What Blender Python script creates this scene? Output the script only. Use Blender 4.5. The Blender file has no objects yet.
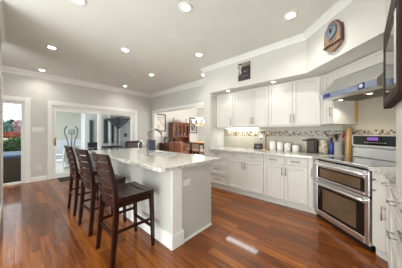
import bpy, bmesh, math, random
from mathutils import Vector, Matrix
random.seed(7)
R = math.radians
sc = bpy.context.scene
COL = sc.collection

# ------------------------------------------------------------------ camera
cam = bpy.data.objects.new('camera', bpy.data.cameras.new('camera'))
COL.objects.link(cam)
cam.data.sensor_width = 36.0
cam.data.lens = 168.0 / 402.0 * 36.0
cam.data.shift_y = -0.5 / 402.0
cam.data.clip_start = 0.02
cam.location = (0, 0, 1.28)
cam.rotation_euler = (R(90), 0, R(42))
sc.camera = cam
# ------------------------------------------------------------------ world and exposure
W = bpy.data.worlds.new('world'); sc.world = W; W.use_nodes = True
bg = W.node_tree.nodes['Background']
bg.inputs[0].default_value = (0.93, 0.97, 1.0, 1); bg.inputs[1].default_value = 1.0
sc.view_settings.view_transform = 'Standard'
sc.view_settings.look = 'None'
sc.view_settings.exposure = 1.08
sc.view_settings.gamma = 1.0
sc.view_settings.use_curve_mapping = False
CAN_W = 14.0          # each recessed can
UNDER_W = 0.05         # strip under the wall cabinets
def area(name, loc, rot, sx, sy, w, col=(1, 1, 1)):
    l = bpy.data.lights.new(name, 'AREA'); l.shape = 'RECTANGLE'; l.size = sx; l.size_y = sy
    l.energy = w; l.color = col
    o = bpy.data.objects.new(name, l); COL.objects.link(o); o.location = loc; o.rotation_euler = rot
    return o
# added fill: uplights behind the camera, one lamp each in dining room and porch
area('ceiling_fill', (-0.2, -2.6, 0.35), (R(145), 0, R(35)), 6.0, 2.0, 125, (0.95, 1.0, 0.98))
area('side_ceiling_fill', (-3.2, -3.0, 0.3), (R(138), 0, R(25)), 4.0, 2.0, 60, (0.95, 1.0, 0.98))
area('dining_fill', (-1.5, 5.3, 1.4), (R(90), 0, R(90)), 2.3, 2.2, 24, (1, 0.98, 0.95))
area('porch_fill', (-8.0, 0.2, 1.5), (R(90), 0, R(0)), 2.6, 1.8, 34, (0.92, 0.96, 1.0))

# ------------------------------------------------------------------ materials
def mat(name, col, rough=0.5, metal=0.0, coat=0.0, emit=None, es=0.0, noise=0.0, nscale=8.0, bump=0.0, spec=None):
    m = bpy.data.materials.new(name); m.use_nodes = True
    nt = m.node_tree; b = nt.nodes['Principled BSDF']
    b.inputs['Base Color'].default_value = (*col, 1); b.inputs['Roughness'].default_value = rough
    b.inputs['Metallic'].default_value = metal; b.inputs['Coat Weight'].default_value = coat
    b.inputs['Coat Roughness'].default_value = 0.12
    if spec is not None: b.inputs['Specular IOR Level'].default_value = spec
    if emit: b.inputs['Emission Color'].default_value = (*emit, 1); b.inputs['Emission Strength'].default_value = es
    if noise or bump:
        tc = nt.nodes.new('ShaderNodeTexCoord'); n = nt.nodes.new('ShaderNodeTexNoise')
        n.inputs['Scale'].default_value = nscale; n.inputs['Detail'].default_value = 4
        nt.links.new(tc.outputs['Object'], n.inputs['Vector'])
        if noise:
            r = nt.nodes.new('ShaderNodeValToRGB')
            r.color_ramp.elements[0].position = 0.3; r.color_ramp.elements[1].position = 0.7
            r.color_ramp.elements[0].color = (*[max(0, c * (1 - noise)) for c in col], 1)
            r.color_ramp.elements[1].color = (*[min(1, c * (1 + noise)) for c in col], 1)
            nt.links.new(n.outputs['Fac'], r.inputs['Fac']); nt.links.new(r.outputs['Color'], b.inputs['Base Color'])
        if bump:
            bp = nt.nodes.new('ShaderNodeBump'); bp.inputs['Strength'].default_value = bump; bp.inputs['Distance'].default_value = 0.01
            nt.links.new(n.outputs['Fac'], bp.inputs['Height']); nt.links.new(bp.outputs['Normal'], b.inputs['Normal'])
    return m

def wood(name, c1, c2, rough=0.35, scale=(2, 30, 30), coat=0.3):
    m = mat(name, c1, rough, coat=coat); nt = m.node_tree; b = nt.nodes['Principled BSDF']
    tc = nt.nodes.new('ShaderNodeTexCoord'); mp = nt.nodes.new('ShaderNodeMapping'); mp.inputs['Scale'].default_value = scale
    n = nt.nodes.new('ShaderNodeTexNoise'); n.inputs['Scale'].default_value = 1.5; n.inputs['Detail'].default_value = 6
    r = nt.nodes.new('ShaderNodeValToRGB'); r.color_ramp.elements[0].position = 0.3; r.color_ramp.elements[1].position = 0.72
    r.color_ramp.elements[0].color = (*c1, 1); r.color_ramp.elements[1].color = (*c2, 1)
    nt.links.new(tc.outputs['Object'], mp.inputs[0]); nt.links.new(mp.outputs[0], n.inputs['Vector'])
    nt.links.new(n.outputs['Fac'], r.inputs['Fac']); nt.links.new(r.outputs['Color'], b.inputs['Base Color'])
    return m

def floor_material():
    m = mat('cherry_plank_floor', (0.2, 0.07, 0.03), 0.35, coat=0.5, spec=0.2); nt = m.node_tree; b = nt.nodes['Principled BSDF']
    b.inputs['Coat Roughness'].default_value = 0.07; b.inputs['Coat IOR'].default_value = 1.6
    tc = nt.nodes.new('ShaderNodeTexCoord')
    br = nt.nodes.new('ShaderNodeTexBrick'); br.offset = 0.37; br.offset_frequency = 2
    br.inputs['Color1'].default_value = (0, 0, 0, 1); br.inputs['Color2'].default_value = (1, 1, 1, 1); br.inputs['Mortar'].default_value = (0.5, 0.5, 0.5, 1)
    br.inputs['Scale'].default_value = 1; br.inputs['Brick Width'].default_value = 0.85; br.inputs['Row Height'].default_value = 0.1
    br.inputs['Mortar Size'].default_value = 0.002; br.inputs['Bias'].default_value = 0.0
    nt.links.new(tc.outputs['Object'], br.inputs['Vector'])
    mp = nt.nodes.new('ShaderNodeMapping'); mp.inputs['Scale'].default_value = (1.3, 14, 1)
    n = nt.nodes.new('ShaderNodeTexNoise'); n.inputs['Scale'].default_value = 2.2; n.inputs['Detail'].default_value = 7; n.inputs['Distortion'].default_value = 0.6
    ad = nt.nodes.new('ShaderNodeVectorMath'); ad.operation = 'MULTIPLY_ADD'
    ad.inputs[1].default_value = (7, 3, 5)
    nt.links.new(br.outputs['Color'], ad.inputs[0]); nt.links.new(tc.outputs['Object'], ad.inputs[2])
    nt.links.new(ad.outputs[0], mp.inputs[0]); nt.links.new(mp.outputs[0], n.inputs['Vector'])
    mx = nt.nodes.new('ShaderNodeMath'); mx.operation = 'MULTIPLY_ADD'; mx.inputs[1].default_value = 0.3
    sep = nt.nodes.new('ShaderNodeSeparateColor'); nt.links.new(br.outputs['Color'], sep.inputs[0])
    nt.links.new(sep.outputs[0], mx.inputs[0])
    ml = nt.nodes.new('ShaderNodeMath'); ml.operation = 'MULTIPLY'; ml.inputs[1].default_value = 0.75
    nt.links.new(n.outputs['Fac'], ml.inputs[0]); nt.links.new(ml.outputs[0], mx.inputs[2])
    r = nt.nodes.new('ShaderNodeValToRGB'); e = r.color_ramp.elements
    e[0].position = 0.12; e[0].color = (0.03, 0.006, 0.002, 1); e[1].position = 0.95; e[1].color = (0.52, 0.17, 0.024, 1)
    k = r.color_ramp.elements.new(0.5); k.color = (0.2, 0.052, 0.008, 1)
    nt.links.new(mx.outputs[0], r.inputs['Fac'])
    dk = nt.nodes.new('ShaderNodeMixRGB'); dk.blend_type = 'MULTIPLY'; dk.inputs[2].default_value = (0.4, 0.3, 0.25, 1)
    nt.links.new(br.outputs['Fac'], dk.inputs[0]); nt.links.new(r.outputs['Color'], dk.inputs[1]); nt.links.new(dk.outputs[0], b.inputs['Base Color'])
    bp = nt.nodes.new('ShaderNodeBump'); bp.inputs['Strength'].default_value = 0.15; bp.inputs['Distance'].default_value = 0.004; bp.invert = True
    nt.links.new(br.outputs['Fac'], bp.inputs['Height']); nt.links.new(bp.outputs['Normal'], b.inputs['Normal'])
    return m

def granite_material():
    m = mat('speckled_granite', (0.7, 0.66, 0.58), 0.16, coat=0.3); nt = m.node_tree; b = nt.nodes['Principled BSDF']
    tc = nt.nodes.new('ShaderNodeTexCoord')
    n1 = nt.nodes.new('ShaderNodeTexNoise'); n1.inputs['Scale'].default_value = 15; n1.inputs['Detail'].default_value = 6; n1.inputs['Distortion'].default_value = 1.2
    n2 = nt.nodes.new('ShaderNodeTexNoise'); n2.inputs['Scale'].default_value = 70; n2.inputs['Detail'].default_value = 3
    for n in (n1, n2): nt.links.new(tc.outputs['Object'], n.inputs['Vector'])
    r1 = nt.nodes.new('ShaderNodeValToRGB'); e = r1.color_ramp.elements
    e[0].position = 0.32; e[0].color = (0.5, 0.48, 0.44, 1); e[1].position = 0.66; e[1].color = (0.74, 0.725, 0.68, 1)
    k = e.new(0.47); k.color = (0.67, 0.65, 0.6, 1)
    r2 = nt.nodes.new('ShaderNodeValToRGB'); e = r2.color_ramp.elements
    e[0].position = 0.36; e[0].color = (0.25, 0.22, 0.2, 1); e[1].position = 0.46; e[1].color = (1, 1, 1, 1)
    mu = nt.nodes.new('ShaderNodeMixRGB'); mu.blend_type = 'MULTIPLY'; mu.inputs[0].default_value = 0.75
    nt.links.new(n1.outputs['Fac'], r1.inputs['Fac']); nt.links.new(n2.outputs['Fac'], r2.inputs['Fac'])
    nt.links.new(r1.outputs[0], mu.inputs[1]); nt.links.new(r2.outputs[0], mu.inputs[2]); nt.links.new(mu.outputs[0], b.inputs['Base Color'])
    return m

def tile_material():
    m = mat('beige_wall_tile', (0.62, 0.56, 0.46), 0.3); nt = m.node_tree; b = nt.nodes['Principled BSDF']
    tc = nt.nodes.new('ShaderNodeTexCoord'); mp = nt.nodes.new('ShaderNodeMapping'); mp.inputs['Rotation'].default_value = (R(90), 0, 0)
    br = nt.nodes.new('ShaderNodeTexBrick'); br.offset = 0.0
    br.inputs['Color1'].default_value = (0.45, 0.41, 0.315, 1); br.inputs['Color2'].default_value = (0.5, 0.46, 0.365, 1); br.inputs['Mortar'].default_value = (0.46, 0.42, 0.34, 1)
    br.inputs['Scale'].default_value = 1; br.inputs['Brick Width'].default_value = 0.3; br.inputs['Row Height'].default_value = 0.15; br.inputs['Mortar Size'].default_value = 0.002
    nt.links.new(tc.outputs['Object'], mp.inputs[0]); nt.links.new(mp.outputs[0], br.inputs['Vector']); nt.links.new(br.outputs['Color'], b.inputs['Base Color'])
    return m

def mosaic_material():
    m = mat('mosaic_band', (0.4, 0.3, 0.2), 0.25); nt = m.node_tree; b = nt.nodes['Principled BSDF']
    tc = nt.nodes.new('ShaderNodeTexCoord'); mp = nt.nodes.new('ShaderNodeMapping'); mp.inputs['Scale'].default_value = (38, 38, 38)
    mp.inputs['Location'].default_value = (0.37, 0.41, 0.33)
    sn = nt.nodes.new('ShaderNodeVectorMath'); sn.operation = 'FLOOR'
    wn = nt.nodes.new('ShaderNodeTexWhiteNoise'); wn.noise_dimensions = '3D'
    r = nt.nodes.new('ShaderNodeValToRGB'); r.color_ramp.interpolation = 'CONSTANT'; e = r.color_ramp.elements
    e[0].position = 0; e[0].color = (0.46, 0.41, 0.31, 1); e[1].position = 0.36; e[1].color = (0.1, 0.06, 0.045, 1)
    for p, c in ((0.56, (0.3, 0.19, 0.11)), (0.72, (0.24, 0.19, 0.14)), (0.87, (0.5, 0.46, 0.38))):
        k = e.new(p); k.color = (*c, 1)
    nt.links.new(tc.outputs['Object'], mp.inputs[0]); nt.links.new(mp.outputs[0], sn.inputs[0]); nt.links.new(sn.outputs[0], wn.inputs['Vector'])
    nt.links.new(wn.outputs['Value'], r.inputs['Fac']); nt.links.new(r.outputs[0], b.inputs['Base Color'])
    return m

def brushed(name, col, rough=0.28):
    m = mat(name, col, rough, metal=1.0); nt = m.node_tree; b = nt.nodes['Principled BSDF']
    tc = nt.nodes.new('ShaderNodeTexCoord'); mp = nt.nodes.new('ShaderNodeMapping'); mp.inputs['Scale'].default_value = (3, 3, 140)
    n = nt.nodes.new('ShaderNodeTexNoise'); n.inputs['Scale'].default_value = 2
    r = nt.nodes.new('ShaderNodeMapRange'); r.inputs[3].default_value = rough * 0.75; r.inputs[4].default_value = rough * 1.3
    nt.links.new(tc.outputs['Object'], mp.inputs[0]); nt.links.new(mp.outputs[0], n.inputs['Vector'])
    nt.links.new(n.outputs['Fac'], r.inputs[0]); nt.links.new(r.outputs[0], b.inputs['Roughness'])
    return m

def glass_material(name, tint=(1, 1, 1), gloss=0.07):
    m = bpy.data.materials.new(name); m.use_nodes = True; nt = m.node_tree
    nt.nodes.remove(nt.nodes['Principled BSDF'])
    t = nt.nodes.new('ShaderNodeBsdfTransparent'); t.inputs[0].default_value = (*tint, 1)
    g = nt.nodes.new('ShaderNodeBsdfGlossy'); g.inputs['Roughness'].default_value = 0.02
    x = nt.nodes.new('ShaderNodeMixShader'); x.inputs[0].default_value = gloss
    nt.links.new(t.outputs[0], x.inputs[1]); nt.links.new(g.outputs[0], x.inputs[2]); nt.links.new(x.outputs[0], nt.nodes['Material Output'].inputs[0])
    return m

def speckle(name, c1, c2, scale, thr=0.5, rough=0.5):
    m = mat(name, c1, rough); nt = m.node_tree; b = nt.nodes['Principled BSDF']
    tc = nt.nodes.new('ShaderNodeTexCoord'); n = nt.nodes.new('ShaderNodeTexNoise'); n.inputs['Scale'].default_value = scale; n.inputs['Detail'].default_value = 2
    r = nt.nodes.new('ShaderNodeValToRGB'); r.color_ramp.elements[0].position = thr - 0.03; r.color_ramp.elements[1].position = thr + 0.03
    r.color_ramp.elements[0].color = (*c1, 1); r.color_ramp.elements[1].color = (*c2, 1)
    nt.links.new(tc.outputs['Object'], n.inputs['Vector']); nt.links.new(n.outputs['Fac'], r.inputs['Fac']); nt.links.new(r.outputs[0], b.inputs['Base Color'])
    return m

M = dict(
    wall=mat('wall_paint', (0.63, 0.625, 0.59), 0.8, noise=0.02, nscale=3),
    ceil=mat('ceiling_paint', (0.76, 0.78, 0.725), 0.9, noise=0.02, nscale=3),
    trim=mat('white_trim_paint', (0.86, 0.865, 0.84), 0.4, noise=0.015, nscale=5),
    cab=mat('cabinet_paint', (0.69, 0.675, 0.625), 0.38, noise=0.015, nscale=5),
    isl=mat('island_paint', (0.57, 0.57, 0.53), 0.5, noise=0.015, nscale=4),
    soffit=mat('soffit_paint', (0.64, 0.63, 0.585), 0.8, noise=0.02, nscale=3),
    floor=floor_material(), granite=granite_material(), tile=tile_material(), mosaic=mosaic_material(),
    steel=brushed('brushed_steel', (0.8, 0.8, 0.81), 0.32), gunmetal=mat('dark_nickel', (0.3, 0.29, 0.28), 0.25, metal=1, noise=0.03), nickel=mat('satin_nickel', (0.36, 0.345, 0.32), 0.3, metal=1, noise=0.03),
    chrome=mat('chrome', (0.75, 0.76, 0.78), 0.12, metal=1, noise=0.02), brass=mat('brass', (0.65, 0.42, 0.12), 0.3, metal=1, noise=0.05),
    black=mat('black_enamel', (0.012, 0.012, 0.013), 0.4, noise=0.1, spec=0.3), bglass=mat('black_glass', (0.008, 0.007, 0.007), 0.06, noise=0.05),
    ovenglass=mat('oven_window_glass', (0.13, 0.085, 0.05), 0.06, coat=0.4, noise=0.15, nscale=5),
    cooktop=mat('cooktop_glass', (0.05, 0.055, 0.055), 0.08, coat=0.6, noise=0.1),
    stool=wood('espresso_cherry', (0.009, 0.0025, 0.002), (0.032, 0.0065, 0.0045), 0.22, coat=0.0),
    dwood=wood('dark_red_wood', (0.05, 0.015, 0.01), (0.11, 0.035, 0.02), 0.3),
    hutch=wood('hutch_wood', (0.11, 0.03, 0.012), (0.22, 0.065, 0.025), 0.35, (30, 30, 2)),
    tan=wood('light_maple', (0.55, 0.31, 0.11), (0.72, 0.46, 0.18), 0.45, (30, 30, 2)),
    oak=wood('clock_oak', (0.17, 0.1, 0.065), (0.27, 0.17, 0.115), 0.4, (25, 25, 3)),
    leather=mat('cognac_leather', (0.34, 0.12, 0.055), 0.4, noise=0.15, nscale=9, bump=0.1),
    dleather=mat('oxblood_leather', (0.04, 0.009, 0.008), 0.35, noise=0.2, nscale=8, bump=0.1),
    beige=mat('beige_fabric', (0.52, 0.4, 0.3), 0.9, noise=0.1, nscale=30, bump=0.2),
    pale=mat('pale_rug_pile', (0.72, 0.7, 0.66), 0.95, noise=0.06, nscale=20, bump=0.3),
    white=mat('white_ceramic', (0.82, 0.81, 0.77), 0.2, noise=0.02), plast=mat('white_plastic', (0.8, 0.8, 0.78), 0.4, noise=0.01),
    glass=glass_material('clear_glass', (0.96, 0.98, 0.98), 0.008),
    emit=mat('lamp_glow', (1, 1, 1), 0.5, emit=(1, 0.95, 0.86), es=14),
    mframe=mat('dark_mahogany_frame', (0.035, 0.014, 0.01), 0.65, noise=0.2, spec=0.15),
    emit3=mat('strip_glow', (1, 1, 1), 0.5, emit=(0.95, 1, 1), es=5),
    emit2=mat('hood_lamp_glow', (1, 1, 1), 0.5, emit=(1, 0.93, 0.8), es=2.5),
    shade=mat('frosted_shade', (0.9, 0.88, 0.82), 0.4, emit=(1, 0.9, 0.72), es=0.6, noise=0.02),
    purple=mat('lit_display', (0.05, 0.02, 0.08), 0.2, emit=(0.4, 0.15, 0.7), es=0.3),
    navy=speckle('navy_pattern', (0.015, 0.018, 0.05), (0.06, 0.07, 0.12), 45, 0.55),
    blue=mat('cobalt_glass', (0.03, 0.06, 0.3), 0.12, noise=0.1), red=mat('red_paint', (0.5, 0.03, 0.02), 0.4, noise=0.1),
    redwood=wood('red_stained_wood', (0.33, 0.06, 0.03), (0.45, 0.1, 0.05), 0.4, (30, 30, 2)),
    brown=mat('dark_brown_plastic', (0.045, 0.026, 0.014), 0.5, noise=0.15), grey=mat('grey_stoneware', (0.4, 0.39, 0.38), 0.4, noise=0.08),
    floral=speckle('floral_pattern', (0.34, 0.27, 0.19), (0.72, 0.66, 0.54), 30, 0.48),
    filmblue=mat('blue_protective_film', (0.42, 0.5, 0.68), 0.25, metal=0.8, noise=0.15, nscale=12),
    deepblue=mat('deep_blue_display', (0.03, 0.03, 0.16), 0.2, noise=0.2),
    porch=mat('porch_wall_paint', (0.46, 0.45, 0.39), 0.8, noise=0.03), porchlow=mat('porch_wainscot', (0.55, 0.57, 0.62), 0.7, noise=0.03),
    porchlight=mat('porch_light_wall', (0.72, 0.72, 0.7), 0.8, noise=0.03),
    slab=mat('porch_slab', (0.6, 0.58, 0.53), 0.6, noise=0.06, nscale=4), slate=mat('slate_canvas', (0.05, 0.052, 0.055), 0.8, noise=0.15), blackcan=mat('black_canvas', (0.012, 0.011, 0.018), 0.8, noise=0.15), charcoal=mat('charcoal_canvas', (0.028, 0.026, 0.04), 0.8, noise=0.15),
    navycan=mat('navy_canvas', (0.045, 0.045, 0.11), 0.8, noise=0.15), greymet=mat('grey_powder_coat', (0.25, 0.27, 0.28), 0.45, noise=0.06),
    lgrey=mat('light_grey_plastic', (0.6, 0.62, 0.65), 0.5, noise=0.03), dkglass=mat('dark_window_glass', (0.06, 0.065, 0.065), 0.1, noise=0.15, nscale=3),
    mat_=mat('black_rubber_mat', (0.02, 0.018, 0.018), 0.9, noise=0.3, nscale=40, bump=0.4),
    leaf1=mat('dark_leaf', (0.05, 0.1, 0.035), 0.6, noise=0.4, nscale=14), leaf2=mat('mid_leaf', (0.11, 0.19, 0.06), 0.6, noise=0.4, nscale=14),
    bluegreen=mat('bluegreen_leaf', (0.12, 0.24, 0.2), 0.6, noise=0.35, nscale=14), pink=mat('pink_blossom', (0.6, 0.42, 0.45), 0.7, noise=0.25, nscale=14),
    redflower=mat('red_mulch', (0.36, 0.09, 0.05), 0.8, noise=0.3, nscale=20), curb=mat('sandstone_curb', (0.75, 0.66, 0.5), 0.8, noise=0.1),
    grass=mat('lawn', (0.12, 0.2, 0.06), 0.9, noise=0.3, nscale=25), bark=mat('bark', (0.13, 0.09, 0.06), 0.9, noise=0.3, nscale=20),
    tubwood=wood('tub_skirt', (0.03, 0.017, 0.014), (0.06, 0.032, 0.026), 0.55, (3, 3, 60), coat=0.0), tubcov=mat('blue_tub_cover', (0.06, 0.1, 0.2), 0.5, noise=0.08),
    artA=speckle('pale_landscape_print', (0.75, 0.62, 0.55), (0.86, 0.84, 0.8), 5, 0.5), artB=speckle('dark_green_print', (0.09, 0.13, 0.11), (0.4, 0.35, 0.33), 7, 0.5),
    paper=mat('mat_board', (0.85, 0.83, 0.8), 0.8, noise=0.02),
    plaque=mat('dark_plaque_print', (0.035, 0.025, 0.027), 0.45, noise=0.35, nscale=30), plaqueL=speckle('speckled_photo', (0.04, 0.035, 0.035), (0.72, 0.7, 0.68), 60, 0.5), plaqueT=mat('sepia_strip', (0.3, 0.23, 0.18), 0.5, noise=0.25, nscale=40),
    dial=mat('steel_blue_dial', (0.15, 0.185, 0.22), 0.4, metal=0.3, noise=0.08, nscale=15),
)

# ------------------------------------------------------------------ mesh helpers
def box(bm, x0, x1, y0, y1, z0, z1, bev=0.0, seg=1):
    vs = [bm.verts.new((x, y, z)) for z in (z0, z1) for y in (y0, y1) for x in (x0, x1)]
    fs = [bm.faces.new([vs[i] for i in q]) for q in ((0, 2, 3, 1), (4, 5, 7, 6), (0, 1, 5, 4), (2, 6, 7, 3), (0, 4, 6, 2), (1, 3, 7, 5))]
    if bev > 0:
        es = list({e for f in fs for e in f.edges})
        bmesh.ops.bevel(bm, geom=es, offset=bev, segments=seg, profile=0.6, affect='EDGES')
def prism(bm, pts, z0, z1, bev=0.0, seg=1):
    a = [bm.verts.new((x, y, z0)) for x, y in pts]; b = [bm.verts.new((x, y, z1)) for x, y in pts]
    n = len(pts); fs = [bm.faces.new(a[::-1]), bm.faces.new(b)]
    for i in range(n): fs.append(bm.faces.new((a[i], a[(i + 1) % n], b[(i + 1) % n], b[i])))
    bmesh.ops.recalc_face_normals(bm, faces=fs)
    if bev > 0:
        bmesh.ops.bevel(bm, geom=list({e for f in fs for e in f.edges}), offset=bev, segments=seg, profile=0.6, affect='EDGES')
def xprism(bm, pts, a0, a1, axis='x'):
    """extrude a closed 2D outline along an axis: axis x -> pts are (y,z); axis y -> pts are (x,z)"""
    f = (lambda p, t: (t, p[0], p[1])) if axis == 'x' else (lambda p, t: (p[0], t, p[1]))
    a = [bm.verts.new(f(p, a0)) for p in pts]; b = [bm.verts.new(f(p, a1)) for p in pts]; n = len(pts)
    fs = [bm.faces.new(a[::-1]), bm.faces.new(b)]
    for i in range(n): fs.append(bm.faces.new((a[i], a[(i + 1) % n], b[(i + 1) % n], b[i])))
    bmesh.ops.recalc_face_normals(bm, faces=fs)
def lathe(bm, prof, c=(0, 0, 0), seg=20, mtx=None):
    rings = []
    for r, z in prof:
        ring = []
        for i in range(seg):
            a = 2 * math.pi * i / seg
            p = Vector((r * math.cos(a), r * math.sin(a), z))
            if mtx is not None: p = mtx @ p
            ring.append(bm.verts.new(p + Vector(c)))
        rings.append(ring)
    fs = []
    for k in range(len(rings) - 1):
        for i in range(seg):
            f = bm.faces.new((rings[k][i], rings[k][(i + 1) % seg], rings[k + 1][(i + 1) % seg], rings[k + 1][i])); f.smooth = True; fs.append(f)
    fs.append(bm.faces.new(rings[0][::-1])); fs.append(bm.faces.new(rings[-1]))
    bmesh.ops.recalc_face_normals(bm, faces=fs)
def tube(bm, pts, r, seg=8):
    pts = [Vector(p) for p in pts]; rad = r if isinstance(r, (list, tuple)) else [r] * len(pts)
    rings = []; up = Vector((0, 0, 1))
    for i, p in enumerate(pts):
        d = (pts[min(i + 1, len(pts) - 1)] - pts[max(i - 1, 0)]).normalized()
        u = up if abs(d.dot(up)) < 0.95 else Vector((1, 0, 0))
        if i and rings: u = last
        a = d.cross(u).normalized(); b = a.cross(d).normalized(); last = b
        rings.append([bm.verts.new(p + (a * math.cos(2 * math.pi * k / seg) + b * math.sin(2 * math.pi * k / seg)) * rad[i]) for k in range(seg)])
    fs = []
    for k in range(len(rings) - 1):
        for i in range(seg):
            f = bm.faces.new((rings[k][i], rings[k][(i + 1) % seg], rings[k + 1][(i + 1) % seg], rings[k + 1][i])); f.smooth = True; fs.append(f)
    fs.append(bm.faces.new(rings[0][::-1])); fs.append(bm.faces.new(rings[-1]))
    bmesh.ops.recalc_face_normals(bm, faces=fs)
def sqbar(bm, pts, w, d):
    """square-section bar along pts; w,d may be lists (x size, y size)"""
    n = len(pts); ws = w if isinstance(w, list) else [w] * n; ds = d if isinstance(d, list) else [d] * n
    rings = []
    for (x, y, z), a, b in zip(pts, ws, ds):
        rings.append([bm.verts.new((x + sx * a / 2, y + sy * b / 2, z)) for sx, sy in ((-1, -1), (1, -1), (1, 1), (-1, 1))])
    fs = [bm.faces.new(rings[0][::-1]), bm.faces.new(rings[-1])]
    for k in range(n - 1):
        for i in range(4): fs.append(bm.faces.new((rings[k][i], rings[k][(i + 1) % 4], rings[k + 1][(i + 1) % 4], rings[k + 1][i])))
    bmesh.ops.recalc_face_normals(bm, faces=fs)
def molding(bm, path, prof, side=1):
    """sweep a closed profile [(offset from wall, z)] along a 2D path with mitred corners; side=1 offsets to the left of travel"""
    n = len(path); rings = []
    for i in range(n):
        p = Vector(path[i]); ns = []
        if i > 0: d = (p - Vector(path[i - 1])).normalized(); ns.append(Vector((-d.y, d.x)) * side)
        if i < n - 1: d = (Vector(path[i + 1]) - p).normalized(); ns.append(Vector((-d.y, d.x)) * side)
        if len(ns) == 2:
            m = (ns[0] + ns[1]).normalized(); m = m / max(0.25, m.dot(ns[0]))
        else: m = ns[0]
        rings.append([bm.verts.new((p.x + m.x * o, p.y + m.y * o, z)) for o, z in prof])
    k = len(prof); fs = [bm.faces.new(rings[0]), bm.faces.new(rings[-1][::-1])]
    for i in range(n - 1):
        for j in range(k): fs.append(bm.faces.new((rings[i][j], rings[i][(j + 1) % k], rings[i + 1][(j + 1) % k], rings[i + 1][j])))
    bmesh.ops.recalc_face_normals(bm, faces=fs)
def NB(): return bmesh.new()
def mk(name, bm, m, parent=None, label=None):
    me = bpy.data.meshes.new(name); bm.to_mesh(me); bm.free(); me.materials.append(M[m] if isinstance(m, str) else m)
    o = bpy.data.objects.new(name, me); COL.objects.link(o)
    if parent: o.parent = parent
    if label: o['label'] = label
    return o
def B(name, m, parent, *boxes, bev=0.0, label=None):
    bm = NB()
    for b in boxes: box(bm, *b, bev=bev)
    return mk(name, bm, m, parent, label)
def tag(o, label, cat, group=None):
    o['label'] = label; o['category'] = cat
    if group: o['group'] = group
    return o
def thing(name, label, cat, loc=(0, 0, 0), rz=0.0, group=None):
    o = bpy.data.objects.new(name, None); COL.objects.link(o); o.empty_display_size = 0.1
    o.location = loc; o.rotation_euler = (0, 0, rz); tag(o, label, cat, group)
    return o
def struct(name, bm, m, parent=None):
    o = mk(name, bm, m, parent)
    if not parent: o['kind'] = 'structure'
    return o
def SB(name, m, *boxes, parent=None, bev=0.0):
    bm = NB()
    for b in boxes: box(bm, *b, bev=bev)
    return struct(name, bm, m, parent)
def frame(ox, oy, ang):
    c, s = math.cos(ang), math.sin(ang)
    return lambda x, y=0, z=0: (ox + c * x - s * y, oy + s * x + c * y, z)
A_D = R(-45); DG = frame(0, 0, A_D)                       # angled wall: (s, d)
A_R = R(-91.8); RT = frame(0.244, 2.457, A_R)             # right run: (towards the viewer, depth)
ZC = 2.90

# ------------------------------------------------------------------ setting: kitchen shell
SB('floor', 'floor', (-6.4, 2.6, -3.2, 6.8, -0.1, 0.0))
SB('ceiling', 'ceil', (-6.4, 2.6, -3.2, 3.97, ZC, ZC + 0.1))
SB('wall_far', 'wall', (-6.4, -6.28, -1.2, -0.55, 0, ZC), (-6.4, -6.28, -0.55, 0.17, 2.1, ZC), (-6.4, -6.28, 0.17, 0.72, 0, ZC),
   (-6.4, -6.28, 0.72, 3.12, 2.08, ZC), (-6.4, -6.28, 3.12, 6.77, 0, ZC))
SB('wall_back', 'wall', (-6.28, -6.05, 3.85, 3.97, 0, ZC), (-6.05, -2.9, 3.85, 3.97, 2.13, ZC), (-2.9, -2.78, 3.85, 3.97, 0, ZC), (-2.78, 1.0, 3.8, 3.92, 0, ZC))
SB('wall_wing', 'soffit', (-2.78, -2.57, 3.2, 3.85, 0, ZC))
SB('wall_left', 'wall', (-4.45, -3.15, -0.30, -0.15, 0, ZC))
SB('wall_hall', 'wall', (-6.28, -4.3, -1.2, -1.1, 0, ZC))
bm = NB(); prism(bm, [(-0.123, 3.8), DG(-1.33, 2.6)[:2], DG(-1.33, 2.72)[:2], DG(-2.77, 2.72)[:2]], 0, ZC); struct('wall_angled', bm, 'soffit')
bm = NB(); prism(bm, [RT(-0.4, 0.63)[:2], RT(3.6, 0.63)[:2], RT(3.6, 0.75)[:2], RT(-0.4, 0.75)[:2]], 0, ZC); struct('wall_right', bm, 'soffit')
sA, sB_, sC = (-2.57, 3.2), (-0.56, 3.2), (0.238, 2.402)
bm = NB(); prism(bm, [sA, sB_, sC, RT(2.2, 0)[:2], RT(2.2, 0.63)[:2], RT(-0.36, 0.63)[:2], (-0.123, 3.8), (-2.57, 3.8)], 2.27, ZC); struct('wall_soffit', bm, 'soffit')

# crown moulding
def crown(h, d): return [(0, ZC - h), (0.012, ZC - h), (0.02, ZC - h * 0.8), (d * 0.45, ZC - h * 0.5), (d * 0.75, ZC - h * 0.28), (d * 0.8, ZC - h * 0.12), (d, ZC - h * 0.1), (d, ZC), (0, ZC)]
bm = NB(); molding(bm, [(-6.28, -1.1), (-6.28, 3.85), (-2.78, 3.85)], crown(0.13, 0.12), -1); struct('trim_1', bm, 'trim')
bm = NB(); molding(bm, [(-2.78, 3.85), (-2.78, 3.2), sB_, sC, RT(2.2, 0)[:2]], crown(0.085, 0.085), -1); struct('trim_2', bm, 'trim')
bm = NB(); molding(bm, [(-3.15, -0.15), (-4.45, -0.15), (-4.45, -0.30)], crown(0.09, 0.05), -1); struct('trim_3', bm, 'trim')
# baseboards
bprof = [(0, 0), (0.018, 0), (0.018, 0.1), (0.008, 0.12), (0, 0.12)]
def base(name, path, side=-1): bm = NB(); molding(bm, path, bprof, side); struct(name, bm, 'trim')
base('baseboard_far', [(-6.28, 0.285), (-6.28, 0.6)]); base('baseboard_corner', [(-6.28, 3.235), (-6.28, 3.85), (-6.155, 3.85)])
base('baseboard_hall', [(-6.28, -1.1), (-6.28, -0.67)])
base('baseboard_left', [(-3.15, -0.15), (-4.45, -0.15), (-4.45, -0.30)]); base('baseboard_wing', [(-2.78, 3.85), (-2.78, 3.2), (-2.585, 3.2)])
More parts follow.
